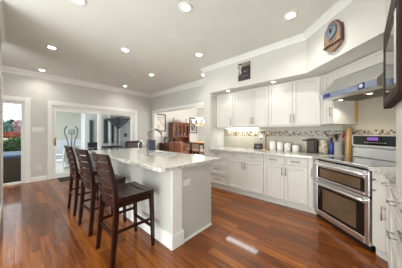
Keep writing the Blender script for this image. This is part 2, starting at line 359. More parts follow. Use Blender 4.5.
# casing around the wall end at far left
SB('trim_4', 'trim', (-4.452, -4.35, -0.149, -0.13, 0, 2.25), bev=0.004)
# casings of the two glass doors and the dining opening
SB('trim_5', 'trim', (-6.28, -6.255, 0.61, 0.72, 0, 2.2), (-6.28, -6.255, 3.12, 3.23, 0, 2.2), (-6.28, -6.255, 0.72, 3.12, 2.08, 2.2), bev=0.006)
SB('trim_6', 'trim', (-6.28, -6.255, 0.17, 0.285, 0, 2.21), (-6.28, -6.255, -0.665, -0.55, 0, 2.21), (-6.28, -6.255, -0.55, 0.17, 2.1, 2.21), bev=0.006)
SB('trim_7', 'trim', (-6.155, -6.05, 3.825, 3.85, 0, 2.235), (-6.05, -2.78, 3.825, 3.85, 2.135, 2.235), (-6.0495, -6.038, 3.85, 3.97, 0, 2.118), (-6.05, -2.9, 3.85, 3.97, 2.118, 2.13), bev=0.004)

# sliding glass door (door_1) : two sashes, brass pull
d1 = SB('door_1', 'trim', (-6.39, -6.29, 0.72, 0.755, 0, 2.08), (-6.39, -6.29, 3.085, 3.12, 0, 2.08), (-6.39, -6.29, 0.755, 3.085, 2.0, 2.08), (-6.39, -6.29, 0.755, 3.085, 0, 0.03), bev=0.003)
for nm, x, y0, y1 in (('sash', -6.325, 0.755, 1.95), ('sash', -6.365, 1.87, 3.085)):
    st = 0.035 if x > -6.34 else 0.06
    o = B(nm, 'trim', d1, (x, x + 0.03, y0, y0 + st + (0.045 if x < -6.34 else 0), 0.03, 2.0), (x, x + 0.03, y1 - 0.085, y1, 0.03, 2.0), (x, x + 0.03, y0 + st + (0.045 if x < -6.34 else 0), y1 - 0.085, 0.03, 0.13), (x, x + 0.03, y0 + st + (0.045 if x < -6.34 else 0), y1 - 0.085, 1.93, 2.0))
    B('pane', 'glass', o, (x + 0.012, x + 0.016, y0 + 0.03, y1 - 0.08, 0.12, 1.94))
h = NB(); box(h, -6.31, -6.285, 0.752, 0.80, 0.93, 1.16, 0.006); tube(h, [(-6.285, 0.775, 0.96), (-6.255, 0.775, 0.98), (-6.255, 0.775, 1.11), (-6.285, 0.775, 1.13)], 0.012, 8); mk('door_handle', h, 'brass', d1, 'brass pull handle')
# hinged glass door (door_2)
d2 = SB('door_2', 'trim', (-6.37, -6.3, 0.115, 0.17, 0, 2.1), (-6.37, -6.3, -0.55, -0.47, 0, 2.1), (-6.37, -6.3, -0.47, 0.115, 2.03, 2.1), (-6.37, -6.3, -0.47, 0.115, 0, 0.05), bev=0.003)
B('pane', 'glass', d2, (-6.34, -6.334, -0.475, 0.12, 0.045, 2.035))

# backsplash (tile sheets and mosaic band follow the walls)
SB('trim_8', 'tile', (-2.57, -0.13, 3.792, 3.8, 0.925, 1.43))
bs = SB('trim_9', 'tile', (-2.775, -1.35, 2.59, 2.6, 0.925, 2.27)); bs.rotation_euler = (0, 0, A_D)
SB('trim_10', 'mosaic', (-2.57, -0.14, 3.788, 3.792, 1.222, 1.335))
bs = SB('trim_11', 'mosaic', (-2.77, -1.35, 2.586, 2.59, 1.222, 1.335)); bs.rotation_euler = (0, 0, A_D)

# ------------------------------------------------------------------ recessed lights
def can(x, y, z, label, w=CAN_W, r=0.075, group='recessed ceiling lights', size=150):
    t = thing('recessed_light', label, 'ceiling light', (x, y, z), 0, group)
    b = NB(); lathe(b, [(r * 0.72, -0.002), (r * 0.78, -0.008), (r * 1.15, -0.008), (r * 1.25, -0.001)], seg=24); mk('trim_ring', b, 'trim', t)
    b = NB(); lathe(b, [(r * 0.72, -0.004), (r * 0.70, -0.0055)], seg=24); mk('lens', b, 'emit', t)
    l = bpy.data.lights.new('can_lamp', 'SPOT'); l.energy = w; l.spot_size = R(size); l.spot_blend = 0.9; l.shadow_soft_size = 0.06; l.color = (1.0, 0.965, 0.875)
    lo = bpy.data.objects.new('can_lamp', l); COL.objects.link(lo); lo.parent = t; lo.location = (0, 0, -0.015)
for x, y, lb in ((-0.63, 2.536, 'bright recessed can light nearest the clock, rightmost on the ceiling'), (-1.593, 1.472, 'recessed can light above the stool end of the island, at top centre of the photo'),
                 (-2.336, 2.533, 'recessed can light in the ceiling just left of the cabinet soffit'), (-3.27, 1.442, 'recessed can light above the far half of the island'),
                 (-4.118, 2.531, 'recessed can light in front of the dining opening'), (-5.76, 2.524, 'farthest recessed can light, near the corner by the sliding door'),
                 (-4.203, 0.474, 'recessed can light at left, the nearer one before the sliding door'), (-5.882, 0.471, 'recessed can light close to the far wall above the wall switches'),
                 (-2.473, 0.516, 'recessed can light cut by the top edge of the photo at left'), (-3.05, 3.5, 'recessed can light peeping from behind the left end of the soffit')):
    can(x, y, ZC, lb, 26.0 if x > -1 else CAN_W)
can(-2.14, 3.31, 2.27, 'small recessed light under the soffit above the leftmost wall cabinets', 1.8, 0.045, 'soffit downlights', 130)
can(-1.12, 3.31, 2.27, 'small recessed light under the soffit above the middle wall cabinets', 1.8, 0.045, 'soffit downlights', 130)

# ------------------------------------------------------------------ cabinets
def shaker(bm, x0, x1, z0, z1, y=0.0, fw=0.055, t=0.02):
    box(bm, x0, x1, y + 0.014, y + t, z0, z1)
    box(bm, x0, x0 + fw, y, y + 0.0141, z0, z1, 0.003); box(bm, x1 - fw, x1, y, y + 0.0141, z0, z1, 0.003)
    box(bm, x0 + fw, x1 - fw, y, y + 0.0141, z0, z0 + fw, 0.003); box(bm, x0 + fw, x1 - fw, y, y + 0.0141, z1 - fw, z1, 0.003)
def pull(parent, x, z, ln=0.13, vertical=True, y=0.0, m='nickel'):
    b = NB(); yo = y - 0.032; a = ln / 2
    if vertical:
        tube(b, [(x, yo, z - a), (x, yo, z + a)], 0.006, 8)
        for q in (-a * 0.75, a * 0.75): tube(b, [(x, yo, z + q), (x, y + 0.004, z + q)], 0.0045, 6)
    else:
        tube(b, [(x - a, yo, z), (x + a, yo, z)], 0.006, 8)
        for q in (-a * 0.75, a * 0.75): tube(b, [(x + q, yo, z), (x + q, y + 0.004, z)], 0.0045, 6)
    mk('handle', b, m, parent)
def cab_door(root, x0, x1, z0, z1, hs=None, hz=None, hl=0.14):
    g = 0.0025; b = NB(); shaker(b, x0 + g, x1 - g, z0 + g, z1 - g); o = mk('door', b, 'cab', root)
    if hs: pull(o, x0 + 0.03 if hs == 'l' else x1 - 0.03, hz, hl, True)
def cab_drawer(root, x0, x1, z0, z1, fw=0.032):
    g = 0.0025; b = NB(); shaker(b, x0 + g, x1 - g, z0 + g, z1 - g, fw=min(fw, (z1 - z0) * 0.28)); o = mk('drawer', b, 'cab', root)
    pull(o, (x0 + x1) / 2, (z0 + z1) / 2, min(0.13, (x1 - x0) * 0.4), False)
def base_unit(fr, ang, x0, x1, label, cols, depth=0.64, group='lower cabinets'):
    t = thing('base_cabinet', label, 'cabinet', fr(x0), ang, group); w = x1 - x0
    B('body', 'cab', t, (0, w, 0.0205, depth, 0.1, 0.884), (0, w, 0.05, depth, 0, 0.1))
    for c in cols:
        a, b_ = c[0] - x0, c[1] - x0
        for it in c[2]:
            if it[0] == 'd': cab_drawer(t, a, b_, it[1], it[2])
            else: cab_door(t, a, b_, it[1], it[2], it[3], it[4])
    return t
CW = frame(0, 3.15, 0)
base_unit(CW, 0, -2.568, -2.07, 'white base cabinet with a stack of four drawers beside the wing wall',
          [(-2.568, -2.07, [('d', 0.74, 0.875), ('d', 0.57, 0.735), ('d', 0.36, 0.565), ('d', 0.115, 0.355)])])
two = lambda a, m, b: [(a, m, [('d', 0.74, 0.875), ('o', 0.115, 0.735, 'r', 0.62)]), (m, b, [('d', 0.74, 0.875), ('o', 0.115, 0.735, 'l', 0.62)])]
base_unit(CW, 0, -2.068, -1.25, 'white two-door base cabinet with two drawers, next to the drawer stack', two(-2.068, -1.65, -1.25))
base_unit(CW, 0, -1.248, -0.53, 'white two-door base cabinet with two drawers, nearest the range', two(-1.248, -0.885, -0.53))
t = thing('filler_panel', 'narrow white filler panel with a small vertical pull, left of the range', 'cabinet', (-0.528, 3.15, 0))
bm = NB(); prism(bm, [(0, 0.012), (0.062, 0.012), (0.545, 0.45), (0.37, 0.64), (0, 0.64)], 0.1, 0.884); prism(bm, [(0, 0.05), (0.1, 0.05), (0.545, 0.455), (0.37, 0.64), (0, 0.64)], 0, 0.1)
o = mk('body', bm, 'cab', t); pull(t, 0.052, 0.66, 0.13, True, 0.012)

# counter on the cabinet wall
bm = NB(); prism(bm, [(-2.57, 3.115), (-0.47, 3.115), (0.06, 3.606), (-0.123, 3.788), (-2.57, 3.788)], 0.885, 0.925, 0.006, 2)
tag(mk('countertop', bm, 'granite'), 'speckled pale granite countertop running along the cabinet wall to the range', 'countertop')

# wall cabinets
CU = frame(0, 3.45, 0)
def wall_unit(x0, x1, label, doors):
    t = thing('wall_cabinet', label, 'cabinet', CU(x0, 0, 1.43), 0, 'upper wall cabinets'); w = x1 - x0; H = 0.835
    B('body', 'cab', t, (0, w, 0.0205, 0.34, 0, H), (0, w, 0.0205, 0.035, -0.02, 0))
    for a, b_, hs in doors: cab_door(t, a - x0, b_ - x0, 0.004, H - 0.02, hs, 0.13, 0.15)
    return t
wall_unit(-2.568, -2.11, 'single-door white wall cabinet at the left end beside the wing wall', [(-2.568, -2.11, 'r')])
wall_unit(-2.108, -1.27, 'white double-door wall cabinet in the middle of the upper row', [(-2.108, -1.615, 'r'), (-1.615, -1.27, 'l')])
wall_unit(-1.268, -0.40, 'white double-door wall cabinet at the right of the upper row near the hood', [(-1.268, -0.825, 'r'), (-0.825, -0.40, 'l')])
t = thing('corner_wall_cabinet', 'narrow angled white wall cabinet tucked against the left end of the range hood', 'cabinet', (0, 0, 1.43), A_D)
bm = NB()
inv = lambda x, y: ((x - y) * 0.70711, (x + y) * 0.70711)
prism(bm, [inv(-0.398, 3.462), (-2.705, 2.216), (-2.502, 2.216), (-2.502, 2.584), inv(-0.14, 3.785), inv(-0.398, 3.785)], 0, 0.835); mk('body', bm, 'cab', t)
bm = NB(); shaker(bm, -2.692, -2.506, 0.004, 0.815, 2.196, 0.045); o = mk('door', bm, 'cab', t); pull(o, -2.537, 0.19, 0.15, True, 2.196)
B('warm_glow_strip', 'tan', t, (-2.502, -2.494, 2.535, 2.584, 0.03, 0.38), label='tan strip imitating warm hood light in the back corner')  # tan colour stands in for warm hood light in the corner
# under-cabinet strip light
t = thing('undercabinet_light', 'slim white strip light under the wall cabinets at left', 'light', (-2.0, 3.67, 1.43))
B('housing', 'plast', t, (-0.42, 0.42, -0.09, 0.09, -0.022, 0.0), bev=0.003); B('lens', 'emit3', t, (-0.4, 0.4, -0.075, 0.075, -0.026, -0.0221))
l = bpy.data.lights.new('strip_lamp', 'AREA'); l.shape = 'RECTANGLE'; l.size = 0.8; l.size_y = 0.04; l.energy = UNDER_W; l.color = (1, 0.97, 0.88)
lo = bpy.data.objects.new('strip_lamp', l); COL.objects.link(lo); lo.parent = t; lo.location = (0, 0, -0.03)

# ------------------------------------------------------------------ hood, bridge cabinet
t = thing('bridge_cabinet', 'plain white cabinet box above the range hood under the soffit', 'cabinet', (0, 0, 2.105), A_D)
bm = NB(); box(bm, -2.5, -1.72, 2.215, 2.585, 0, 0.16); mk('body', bm, 'cab', t); bm = NB(); shaker(bm, -2.495, -1.725, 0.004, 0.15, 2.195, 0.04); mk('door', bm, 'cab', t)
hd = thing('range_hood', 'stainless wedge-shaped range hood with blue-tinted front panel over the range', 'range hood', (0, 0, 1.785), A_D)
h0, h1 = -2.49, -1.69
bm = NB(); xprism(bm, [(1.965, 0.0), (2.58, 0.0), (2.58, 0.312), (2.2, 0.312), (1.965, 0.085)], h0, h1, 'x'); mk('canopy', bm, 'steel', hd)
B('front_panel', 'filmblue', hd, (h0 + 0.05, h1 - 0.01, 1.956, 1.9645, 0.004, 0.082), bev=0.002, label='bluish film-covered front panel')
B('display', 'deepblue', hd, (h0 + 0.09, h0 + 0.20, 1.951, 1.956, 0.02, 0.07), label='dark blue control display')
B('end_cap', 'steel', hd, (h0 - 0.004, h0 + 0.05, 1.952, 1.9645, 0.0, 0.085), bev=0.003)
e = B('emblem', 'deepblue', hd, (h1 - 0.19, h1 - 0.12, 1.951, 1.956, 0.008, 0.08), label='dark square emblem')
bm = NB(); lathe(bm, [(0.022, 0), (0.022, 0.003)], (h1 - 0.155, 1.9505, 0.046), 16, Matrix.Rotation(R(90), 3, 'X')); mk('emblem_ring', bm, 'lgrey', e)
B('filter', 'nickel', hd, (h0 + 0.05, h1 - 0.05, 2.12, 2.52, -0.006, 0.0), *[(h0 + 0.08 + k * 0.05, h0 + 0.095 + k * 0.05, 2.14, 2.5, -0.011, -0.006) for k in range(13)])
for sx in (-2.38, -1.97):
    bm = NB(); lathe(bm, [(0.026, -0.0115), (0.024, -0.0145)], (sx, 2.2, 0), 18); mk('lamp_lens', bm, 'emit2', hd)
    l = bpy.data.lights.new('hood_lamp', 'SPOT'); l.energy = 5; l.spot_size = R(120); l.spot_blend = 0.8; l.shadow_soft_size = 0.03; l.color = (1, 0.9, 0.75)
    lo = bpy.data.objects.new('hood_lamp', l); COL.objects.link(lo); lo.parent = hd; lo.location = (sx, 2.2, -0.02)

# ------------------------------------------------------------------ range
rg = thing('range', 'stainless double-oven range with black glass cooktop set in the angled corner', 'range', (0, 0, 0), A_D)
r0, r1, df = -2.496, -1.70, 1.90
B('body', 'black', rg, (r0 + 0.006, r1 - 0.006, df + 0.03, 2.575, 0.012, 0.895))
B('kick_plate', 'black', rg, (r0 + 0.01, r1 - 0.01, df + 0.02, df + 0.029, 0.012, 0.06))
ct = B('cooktop', 'cooktop', rg, (r0 + 0.012, r1 - 0.012, df + 0.03, 2.46, 0.896, 0.925), bev=0.004)
B('cooktop_rim', 'steel', rg, (r0, r1, df - 0.012, df + 0.029, 0.896, 0.93), bev=0.008, label='stainless front rim of the cooktop')
for bx, by, br_ in ((r0 + 0.2, df + 0.18, 0.1), (r1 - 0.2, df + 0.18, 0.085), (r0 + 0.2, df + 0.42, 0.075), (r1 - 0.2, df + 0.42, 0.1)):
    bm = NB()
    for k in range(40):
        a0, a1 = 2 * math.pi * k / 40, 2 * math.pi * (k + 1) / 40
        vs = [bm.verts.new((bx + rr * math.cos(a), by + rr * math.sin(a), 0.9254)) for rr, a in ((br_, a0), (br_, a1), (br_ - 0.004, a1), (br_ - 0.004, a0))]
        bm.faces.new(vs)
    mk('burner_ring', bm, 'grey', ct)
def oven_door(z0, z1, wm=0.10, top=0.085, bot=0.06):
    d = NB(); y = df
    box(d, r0, r0 + 0.05, y - 0.012, y + 0.028, z0, z1, 0.004); box(d, r1 - 0.05, r1, y - 0.012, y + 0.028, z0, z1, 0.004)
    box(d, r0 + 0.05, r1 - 0.05, y - 0.012, y + 0.028, z1 - top, z1, 0.004); box(d, r0 + 0.05, r1 - 0.05, y - 0.012, y + 0.028, z0, z0 + bot, 0.004)
    o = mk('oven_door', d, 'steel', rg)
    B('door_glass', 'bglass', o, (r0 + 0.048, r1 - 0.048, y - 0.006, y + 0.02, z0 + bot - 0.002, z1 - top + 0.002))
    B('window', 'ovenglass', o, (r0 + 0.048 + wm, r1 - 0.048 - wm, y - 0.008, y - 0.0062, z0 + bot + wm * 0.4, z1 - top - wm * 0.35), label='brownish see-through window')
    b = NB(); zz = z1 - 0.038
    tube(b, [(r0 + 0.03, y - 0.006, zz), (r0 + 0.045, y - 0.05, zz), (r0 + 0.09, y - 0.06, zz), (r1 - 0.09, y - 0.06, zz), (r1 - 0.045, y - 0.05, zz), (r1 - 0.03, y - 0.006, zz)], 0.016, 10); mk('handle', b, 'steel', o)
oven_door(0.60, 0.872, 0.05, 0.085, 0.03); oven_door(0.07, 0.588, 0.10, 0.075, 0.07)
B('backguard', 'steel', rg, (r0, r1, 2.5, 2.58, 0.925, 1.075), (r0, r1, 2.485, 2.58, 1.09, 1.262), (r0 + 0.02, r1 - 0.02, 2.51, 2.58, 1.074, 1.091), bev=0.005)
cp = B('control_panel', 'bglass', rg, (r0 + 0.03, r1 - 0.03, 2.480, 2.486, 1.115, 1.245), label='black glass control panel')
B('display', 'purple', cp, (r0 + 0.24, r0 + 0.38, 2.4785, 2.4799, 1.185, 1.225), label='glowing purple display')
bm = NB()
for k in range(9): box(bm, r0 + 0.2 + k * 0.032, r0 + 0.214 + k * 0.032, 2.4788, 2.4799, 1.15, 1.157)
mk('key_marks', bm, 'lgrey', cp)

# ------------------------------------------------------------------ right run
t = thing('angled_filler', 'narrow white angled panel between the range and the right counter, two small knobs', 'cabinet', (0, 0, 0), A_D)
bm = NB(); prism(bm, [(-1.682, 1.905), (-1.565, 1.905), (-1.515, 1.96), (-1.515, 2.58), (-1.682, 2.58)], 0.1, 0.884); prism(bm, [(-1.682, 1.945), (-1.585, 1.945), (-1.53, 1.99), (-1.53, 2.58), (-1.682, 2.58)], 0, 0.1); mk('body', bm, 'cab', t)
for z in (0.8, 0.69):
    bm = NB(); lathe(bm, [(0.005, 0), (0.005, 0.012), (0.011, 0.015), (0.011, 0.022), (0.006, 0.025)], (-1.655, 1.905, z), 12, Matrix.Rotation(R(90), 3, 'X')); mk('knob', bm, 'nickel', t)
base_unit(RT, A_R, 0.035, 0.37, 'white base cabinet with one drawer over a tall door, first of the right run', [(0.035, 0.37, [('d', 0.76, 0.875), ('o', 0.115, 0.755, 'l', 0.5)])], 0.62, 'right run lower cabinets')
base_unit(RT, A_R, 0.372, 0.95, 'white base cabinet with stacked drawers at the right edge of the photo', [(0.372, 0.95, [('d', 0.69, 0.875), ('d', 0.42, 0.685), ('d', 0.115, 0.415)])], 0.62, 'right run lower cabinets')
base_unit(RT, A_R, 0.952, 1.48, 'white base cabinet under the microwave, just outside the right edge', [(0.952, 1.48, [('d', 0.69, 0.875), ('d', 0.42, 0.685), ('d', 0.115, 0.415)])], 0.62, 'right run lower cabinets')
bm = NB(); pts = [DG(-1.694, 2.58)[:2], DG(-1.694, 1.875)[:2], DG(-1.60, 1.875)[:2]]
q0, q1, q2 = Vector(pts[-1]), Vector(DG(-1.535, 1.872)[:2]), Vector(RT(0.14, -0.03)[:2])
for k in range(1, 7):
    u = k / 6; p = q0 * (1 - u) ** 2 + q1 * 2 * u * (1 - u) + q2 * u * u; pts.append((p.x, p.y))
pts += [RT(1.5, -0.03)[:2], RT(1.5, 0.62)[:2], RT(-0.32, 0.62)[:2]]
prism(bm, pts, 0.885, 0.925, 0.006, 2); tag(mk('countertop', bm, 'granite'), 'speckled granite countertop with a rounded front corner, right of the range', 'countertop')
mc = thing('microwave_cabinet', 'tall white cabinet around the built-in microwave at the right edge', 'cabinet', RT(0, 0, 0.926), A_R)
B('body', 'cab', mc, (0.5, 0.52, -0.0, 0.62, 0.545, 1.34), (1.28, 1.30, 0, 0.62, 0.545, 1.34), (0.52, 1.28, 0.0, 0.62, 0.545, 0.557), (0.52, 1.28, 0.02, 0.62, 1.1, 1.34), (0.52, 1.28, 0.6, 0.62, 0.557, 1.1))
B('support_panel', 'cab', mc, (0.72, 1.30, 0.0, 0.62, 0.0, 0.5449)); b = NB(); shaker(b, 0.525, 1.275, 1.11, 1.335, 0.0); mk('door', b, 'cab', mc)
mw = thing('microwave', 'dark-framed built-in microwave with mirror-like glass door at upper right', 'microwave', RT(0, 0, 0.926), A_R)
B('body', 'black', mw, (0.525, 1.275, 0.0, 0.55, 0.56, 1.09))
B('trim_frame', 'mframe', mw, (0.53, 0.60, -0.047, -0.001, 0.545, 1.12), (1.25, 1.295, -0.047, -0.001, 0.545, 1.12), (0.60, 1.25, -0.047, -0.001, 0.985, 1.12), (0.60, 1.25, -0.047, -0.001, 0.545, 0.585), bev=0.004, label='dark reddish brown frame')
B('inner_frame', 'black', mw, (0.601, 0.622, -0.045, -0.001, 0.586, 0.984), (0.622, 1.08, -0.045, -0.001, 0.586, 0.6), (0.622, 1.08, -0.045, -0.001, 0.965, 0.984))
dr = B('door', 'bglass', mw, (0.623, 1.08, -0.043, -0.001, 0.601, 0.964)); B('control_panel', 'black', mw, (1.081, 1.249, -0.043, -0.001, 0.586, 0.984), bev=0.003)
B('handle', 'steel', dr, (1.16, 1.21, -0.05, -0.0435, 0.6, 0.97), bev=0.003)

# ------------------------------------------------------------------ island
il = thing('island', 'long grey-white kitchen island with white corner boards and tall baseboard', 'kitchen island', (0, 0, 0))
ix0, ix1, iy0, iy1 = -3.85, -1.475, 1.165, 1.85
B('body', 'isl', il, (ix0, ix1, iy0, iy1, 0.0, 0.884))
B('baseboard', 'trim', il, (ix0 - 0.018, ix1 + 0.022, iy0 - 0.02, iy0, 0, 0.15), (ix0 - 0.012, ix1 + 0.016, iy0 - 0.012, iy0, 0.15, 0.168), (ix1, ix1 + 0.022, iy0, iy0 + 0.16, 0, 0.15), (ix1, ix1 + 0.016, iy0, iy0 + 0.155, 0.15, 0.168), bev=0.004)
B('shoe_molding', 'trim', il, (ix1, ix1 + 0.014, iy0 + 0.16, iy1, 0, 0.03), bev=0.004)
for nm, bx in (('corner_board', [(ix1 + 0.0002, ix1 + 0.012, iy0 - 0.012, iy0 + 0.135, 0.168, 0.884)]), ('corner_board', [(ix0, ix0 + 0.17, iy0 - 0.012, iy0, 0.168, 0.884)])):
    B(nm, 'trim', il, *bx, bev=0.003)
for k in range(4):
    xa = ix0 + 0.03 + k * 0.58; g = NB(); box(g, xa, xa + 0.57, iy1, iy1 + 0.02, 0.12, 0.87, 0.003); dd = mk('door', g, 'isl', il)
    g = NB(); kx = xa + 0.53
    lathe(g, [(0.006, 0), (0.006, 0.015), (0.014, 0.02), (0.014, 0.03), (0.008, 0.034)], (kx, iy1 + 0.019, 0.25 if k == 3 else 0.75), 12, Matrix.Rotation(R(-90), 3, 'X')); mk('knob', g, 'nickel', dd)
ot = B('outlet_plate', 'plast', il, (ix1, ix1 + 0.006, 1.325, 1.45, 0.655, 0.725), bev=0.002, label='white horizontal outlet plate'); B('rocker', 'plast', ot, (ix1 + 0.0055, ix1 + 0.0075, 1.345, 1.38, 0.672, 0.708), (ix1 + 0.0055, ix1 + 0.0075, 1.395, 1.43, 0.672, 0.708))
# worktop with a sink cut-out and rounded near corners
def rounded(x0, x1, y0, y1, rads):
    out = []
    for (cx, cy, a0), r in zip(((x0, y0, 180), (x1, y0, 270), (x1, y1, 0), (x0, y1, 90)), rads):
        ox = cx + (r if cx == x0 else -r); oy = cy + (r if cy == y0 else -r)
        for k in range(7): a = R(a0 + 15 * k); out.append((ox + r * math.cos(a), oy + r * math.sin(a)))
    return out
wx0, wx1, wy0, wy1 = -3.98, -1.435, 0.992, 2.05; kx0, kx1, ky0, ky1 = -2.78, -2.06, 1.5, 1.92
bm = NB(); outl = rounded(wx0, wx1, wy0, wy1, (0.04, 0.07, 0.05, 0.04)); inn = rounded(kx0, kx1, ky0, ky1, (0.04,) * 4)
def ring_pts(z): return [bm.verts.new((x, y, z)) for x, y in outl], [bm.verts.new((x, y, z)) for x, y in inn]
zs = [0.885, 0.925]; oT, iT = ring_pts(0.925); oB, iB = ring_pts(0.885); n = len(outl)
for i in range(n):
    j = (i + 1) % n
    bm.faces.new((oT[i], oT[j], iT[j], iT[i])); bm.faces.new((oB[j], oB[i], iB[i], iB[j]))
    bm.faces.new((oB[i], oB[j], oT[j], oT[i])); bm.faces.new((iB[j], iB[i], iT[i], iT[j]))
bmesh.ops.recalc_face_normals(bm, faces=bm.faces[:])
rim = [e for e in bm.edges if all(v in set(oT) for v in e.verts)]
bmesh.ops.bevel(bm, geom=rim, offset=0.01, segments=2, profile=0.6, affect='EDGES')
tag(mk('island_worktop', bm, 'granite'), 'thick speckled granite worktop covering the island', 'countertop')
sk = thing('sink', 'stainless undermount sink in the island worktop', 'sink', ((kx0 + kx1) / 2, (ky0 + ky1) / 2, 0.7))
# the body below must leave room: basin sits in a shallow well above the cabinet top
sw, sd = (kx1 - kx0) / 2 - 0.004, (ky1 - ky0) / 2 - 0.004
B('basin', 'steel', sk, (-sw, sw, -sd, sd, 0.186, 0.19), (-sw, -sw + 0.006, -sd, sd, 0.19, 0.222), (sw - 0.006, sw, -sd, sd, 0.19, 0.222), (-sw, sw, -sd, -sd + 0.006, 0.19, 0.222), (-sw, sw, sd - 0.006, sd, 0.19, 0.222))
bm = NB(); lathe(bm, [(0.045, 0.19), (0.04, 0.193), (0.02, 0.1905)], (0.0, 0, 0), 18); mk('drain', bm, 'chrome', sk)
fa = thing('faucet', 'tall dark-nickel gooseneck faucet behind the island sink', 'faucet', (-2.41, 1.41, 0.925), R(-15))
bm = NB(); lathe(bm, [(0.03, 0), (0.03, 0.008), (0.02, 0.02), (0.018, 0.12), (0.014, 0.14)], seg=16); mk('base', bm, 'gunmetal', fa)
bm = NB(); arc = [(0, 0, 0.13), (0, 0, 0.31)] + [(0, 0.115 - 0.115 * math.cos(R(a)), 0.31 + 0.115 * math.sin(R(a))) for a in range(15, 181, 15)] + [(0, 0.232, 0.27)]
tube(bm, arc, 0.016, 12); mk('spout', bm, 'gunmetal', fa)
bm = NB(); lathe(bm, [(0.013, 0.2), (0.019, 0.205), (0.017, 0.27), (0.014, 0.28)], (0, 0.232, 0), 14); mk('spray_head', bm, 'gunmetal', fa)
bm = NB(); tube(bm, [(0.015, 0, 0.09), (0.05, 0, 0.1), (0.1, -0.01, 0.13)], [0.009, 0.007, 0.006], 8); mk('lever', bm, 'gunmetal', fa)
f2 = thing('filter_faucet', 'small shiny chrome filtered-water faucet left of the tall faucet', 'faucet', (-2.70, 1.41, 0.925), R(-60))
bm = NB(); lathe(bm, [(0.022, 0), (0.022, 0.006), (0.012, 0.02), (0.011, 0.07)], seg=14); mk('base', bm, 'chrome', f2)
bm = NB(); tube(bm, [(0, 0, 0.06), (0, 0, 0.17)] + [(0, 0.05 - 0.05 * math.cos(R(a)), 0.17 + 0.05 * math.sin(R(a))) for a in range(20, 181, 20)] + [(0, 0.1, 0.14)], 0.0075, 8); mk('spout', bm, 'chrome', f2)
bm = NB(); tube(bm, [(0.01, 0, 0.055), (0.05, 0, 0.06)], 0.005, 6); mk('lever', bm, 'chrome', f2)
t = thing('tin_box', 'dark navy patterned tin standing on the back edge of the island worktop', 'tin', (-3.2, 1.965, 0.925), R(40))
B('body', 'navy', t, (-0.078, 0.078, -0.05, 0.05, 0, 0.19), bev=0.006); B('lid', 'navycan', t, (-0.081, 0.081, -0.053, 0.053, 0.19, 0.215), bev=0.006)

# ------------------------------------------------------------------ bar stools
def arcslat(bm, zc, h, yc, w, sag=0.045, th=0.016, n=10, lean=0.22):
    fr_, bk = [], []
    for i in range(n + 1):
        u = -1 + 2 * i / n; x = u * w / 2; y = yc - sag * (1 - u * u)
        for sz, lst in ((-1, None),):
            pass
        a = [bm.verts.new((x, y - sz * (h / 2) * lean + dy, zc + sz * h / 2)) for sz, dy in ((-1, -th / 2), (1, -th / 2), (1, th / 2), (-1, th / 2))]
        fr_.append(a)
    fs = [bm.faces.new(fr_[0]), bm.faces.new(fr_[-1][::-1])]
    for i in range(n):
        for j in range(4):
            f = bm.faces.new((fr_[i][j], fr_[i][(j + 1) % 4], fr_[i + 1][(j + 1) % 4], fr_[i + 1][j])); f.smooth = True; fs.append(f)
        for j in range(4): bm.edges.get((fr_[i][j], fr_[i + 1][j])).smooth = False
    bmesh.ops.recalc_face_normals(bm, faces=fs)
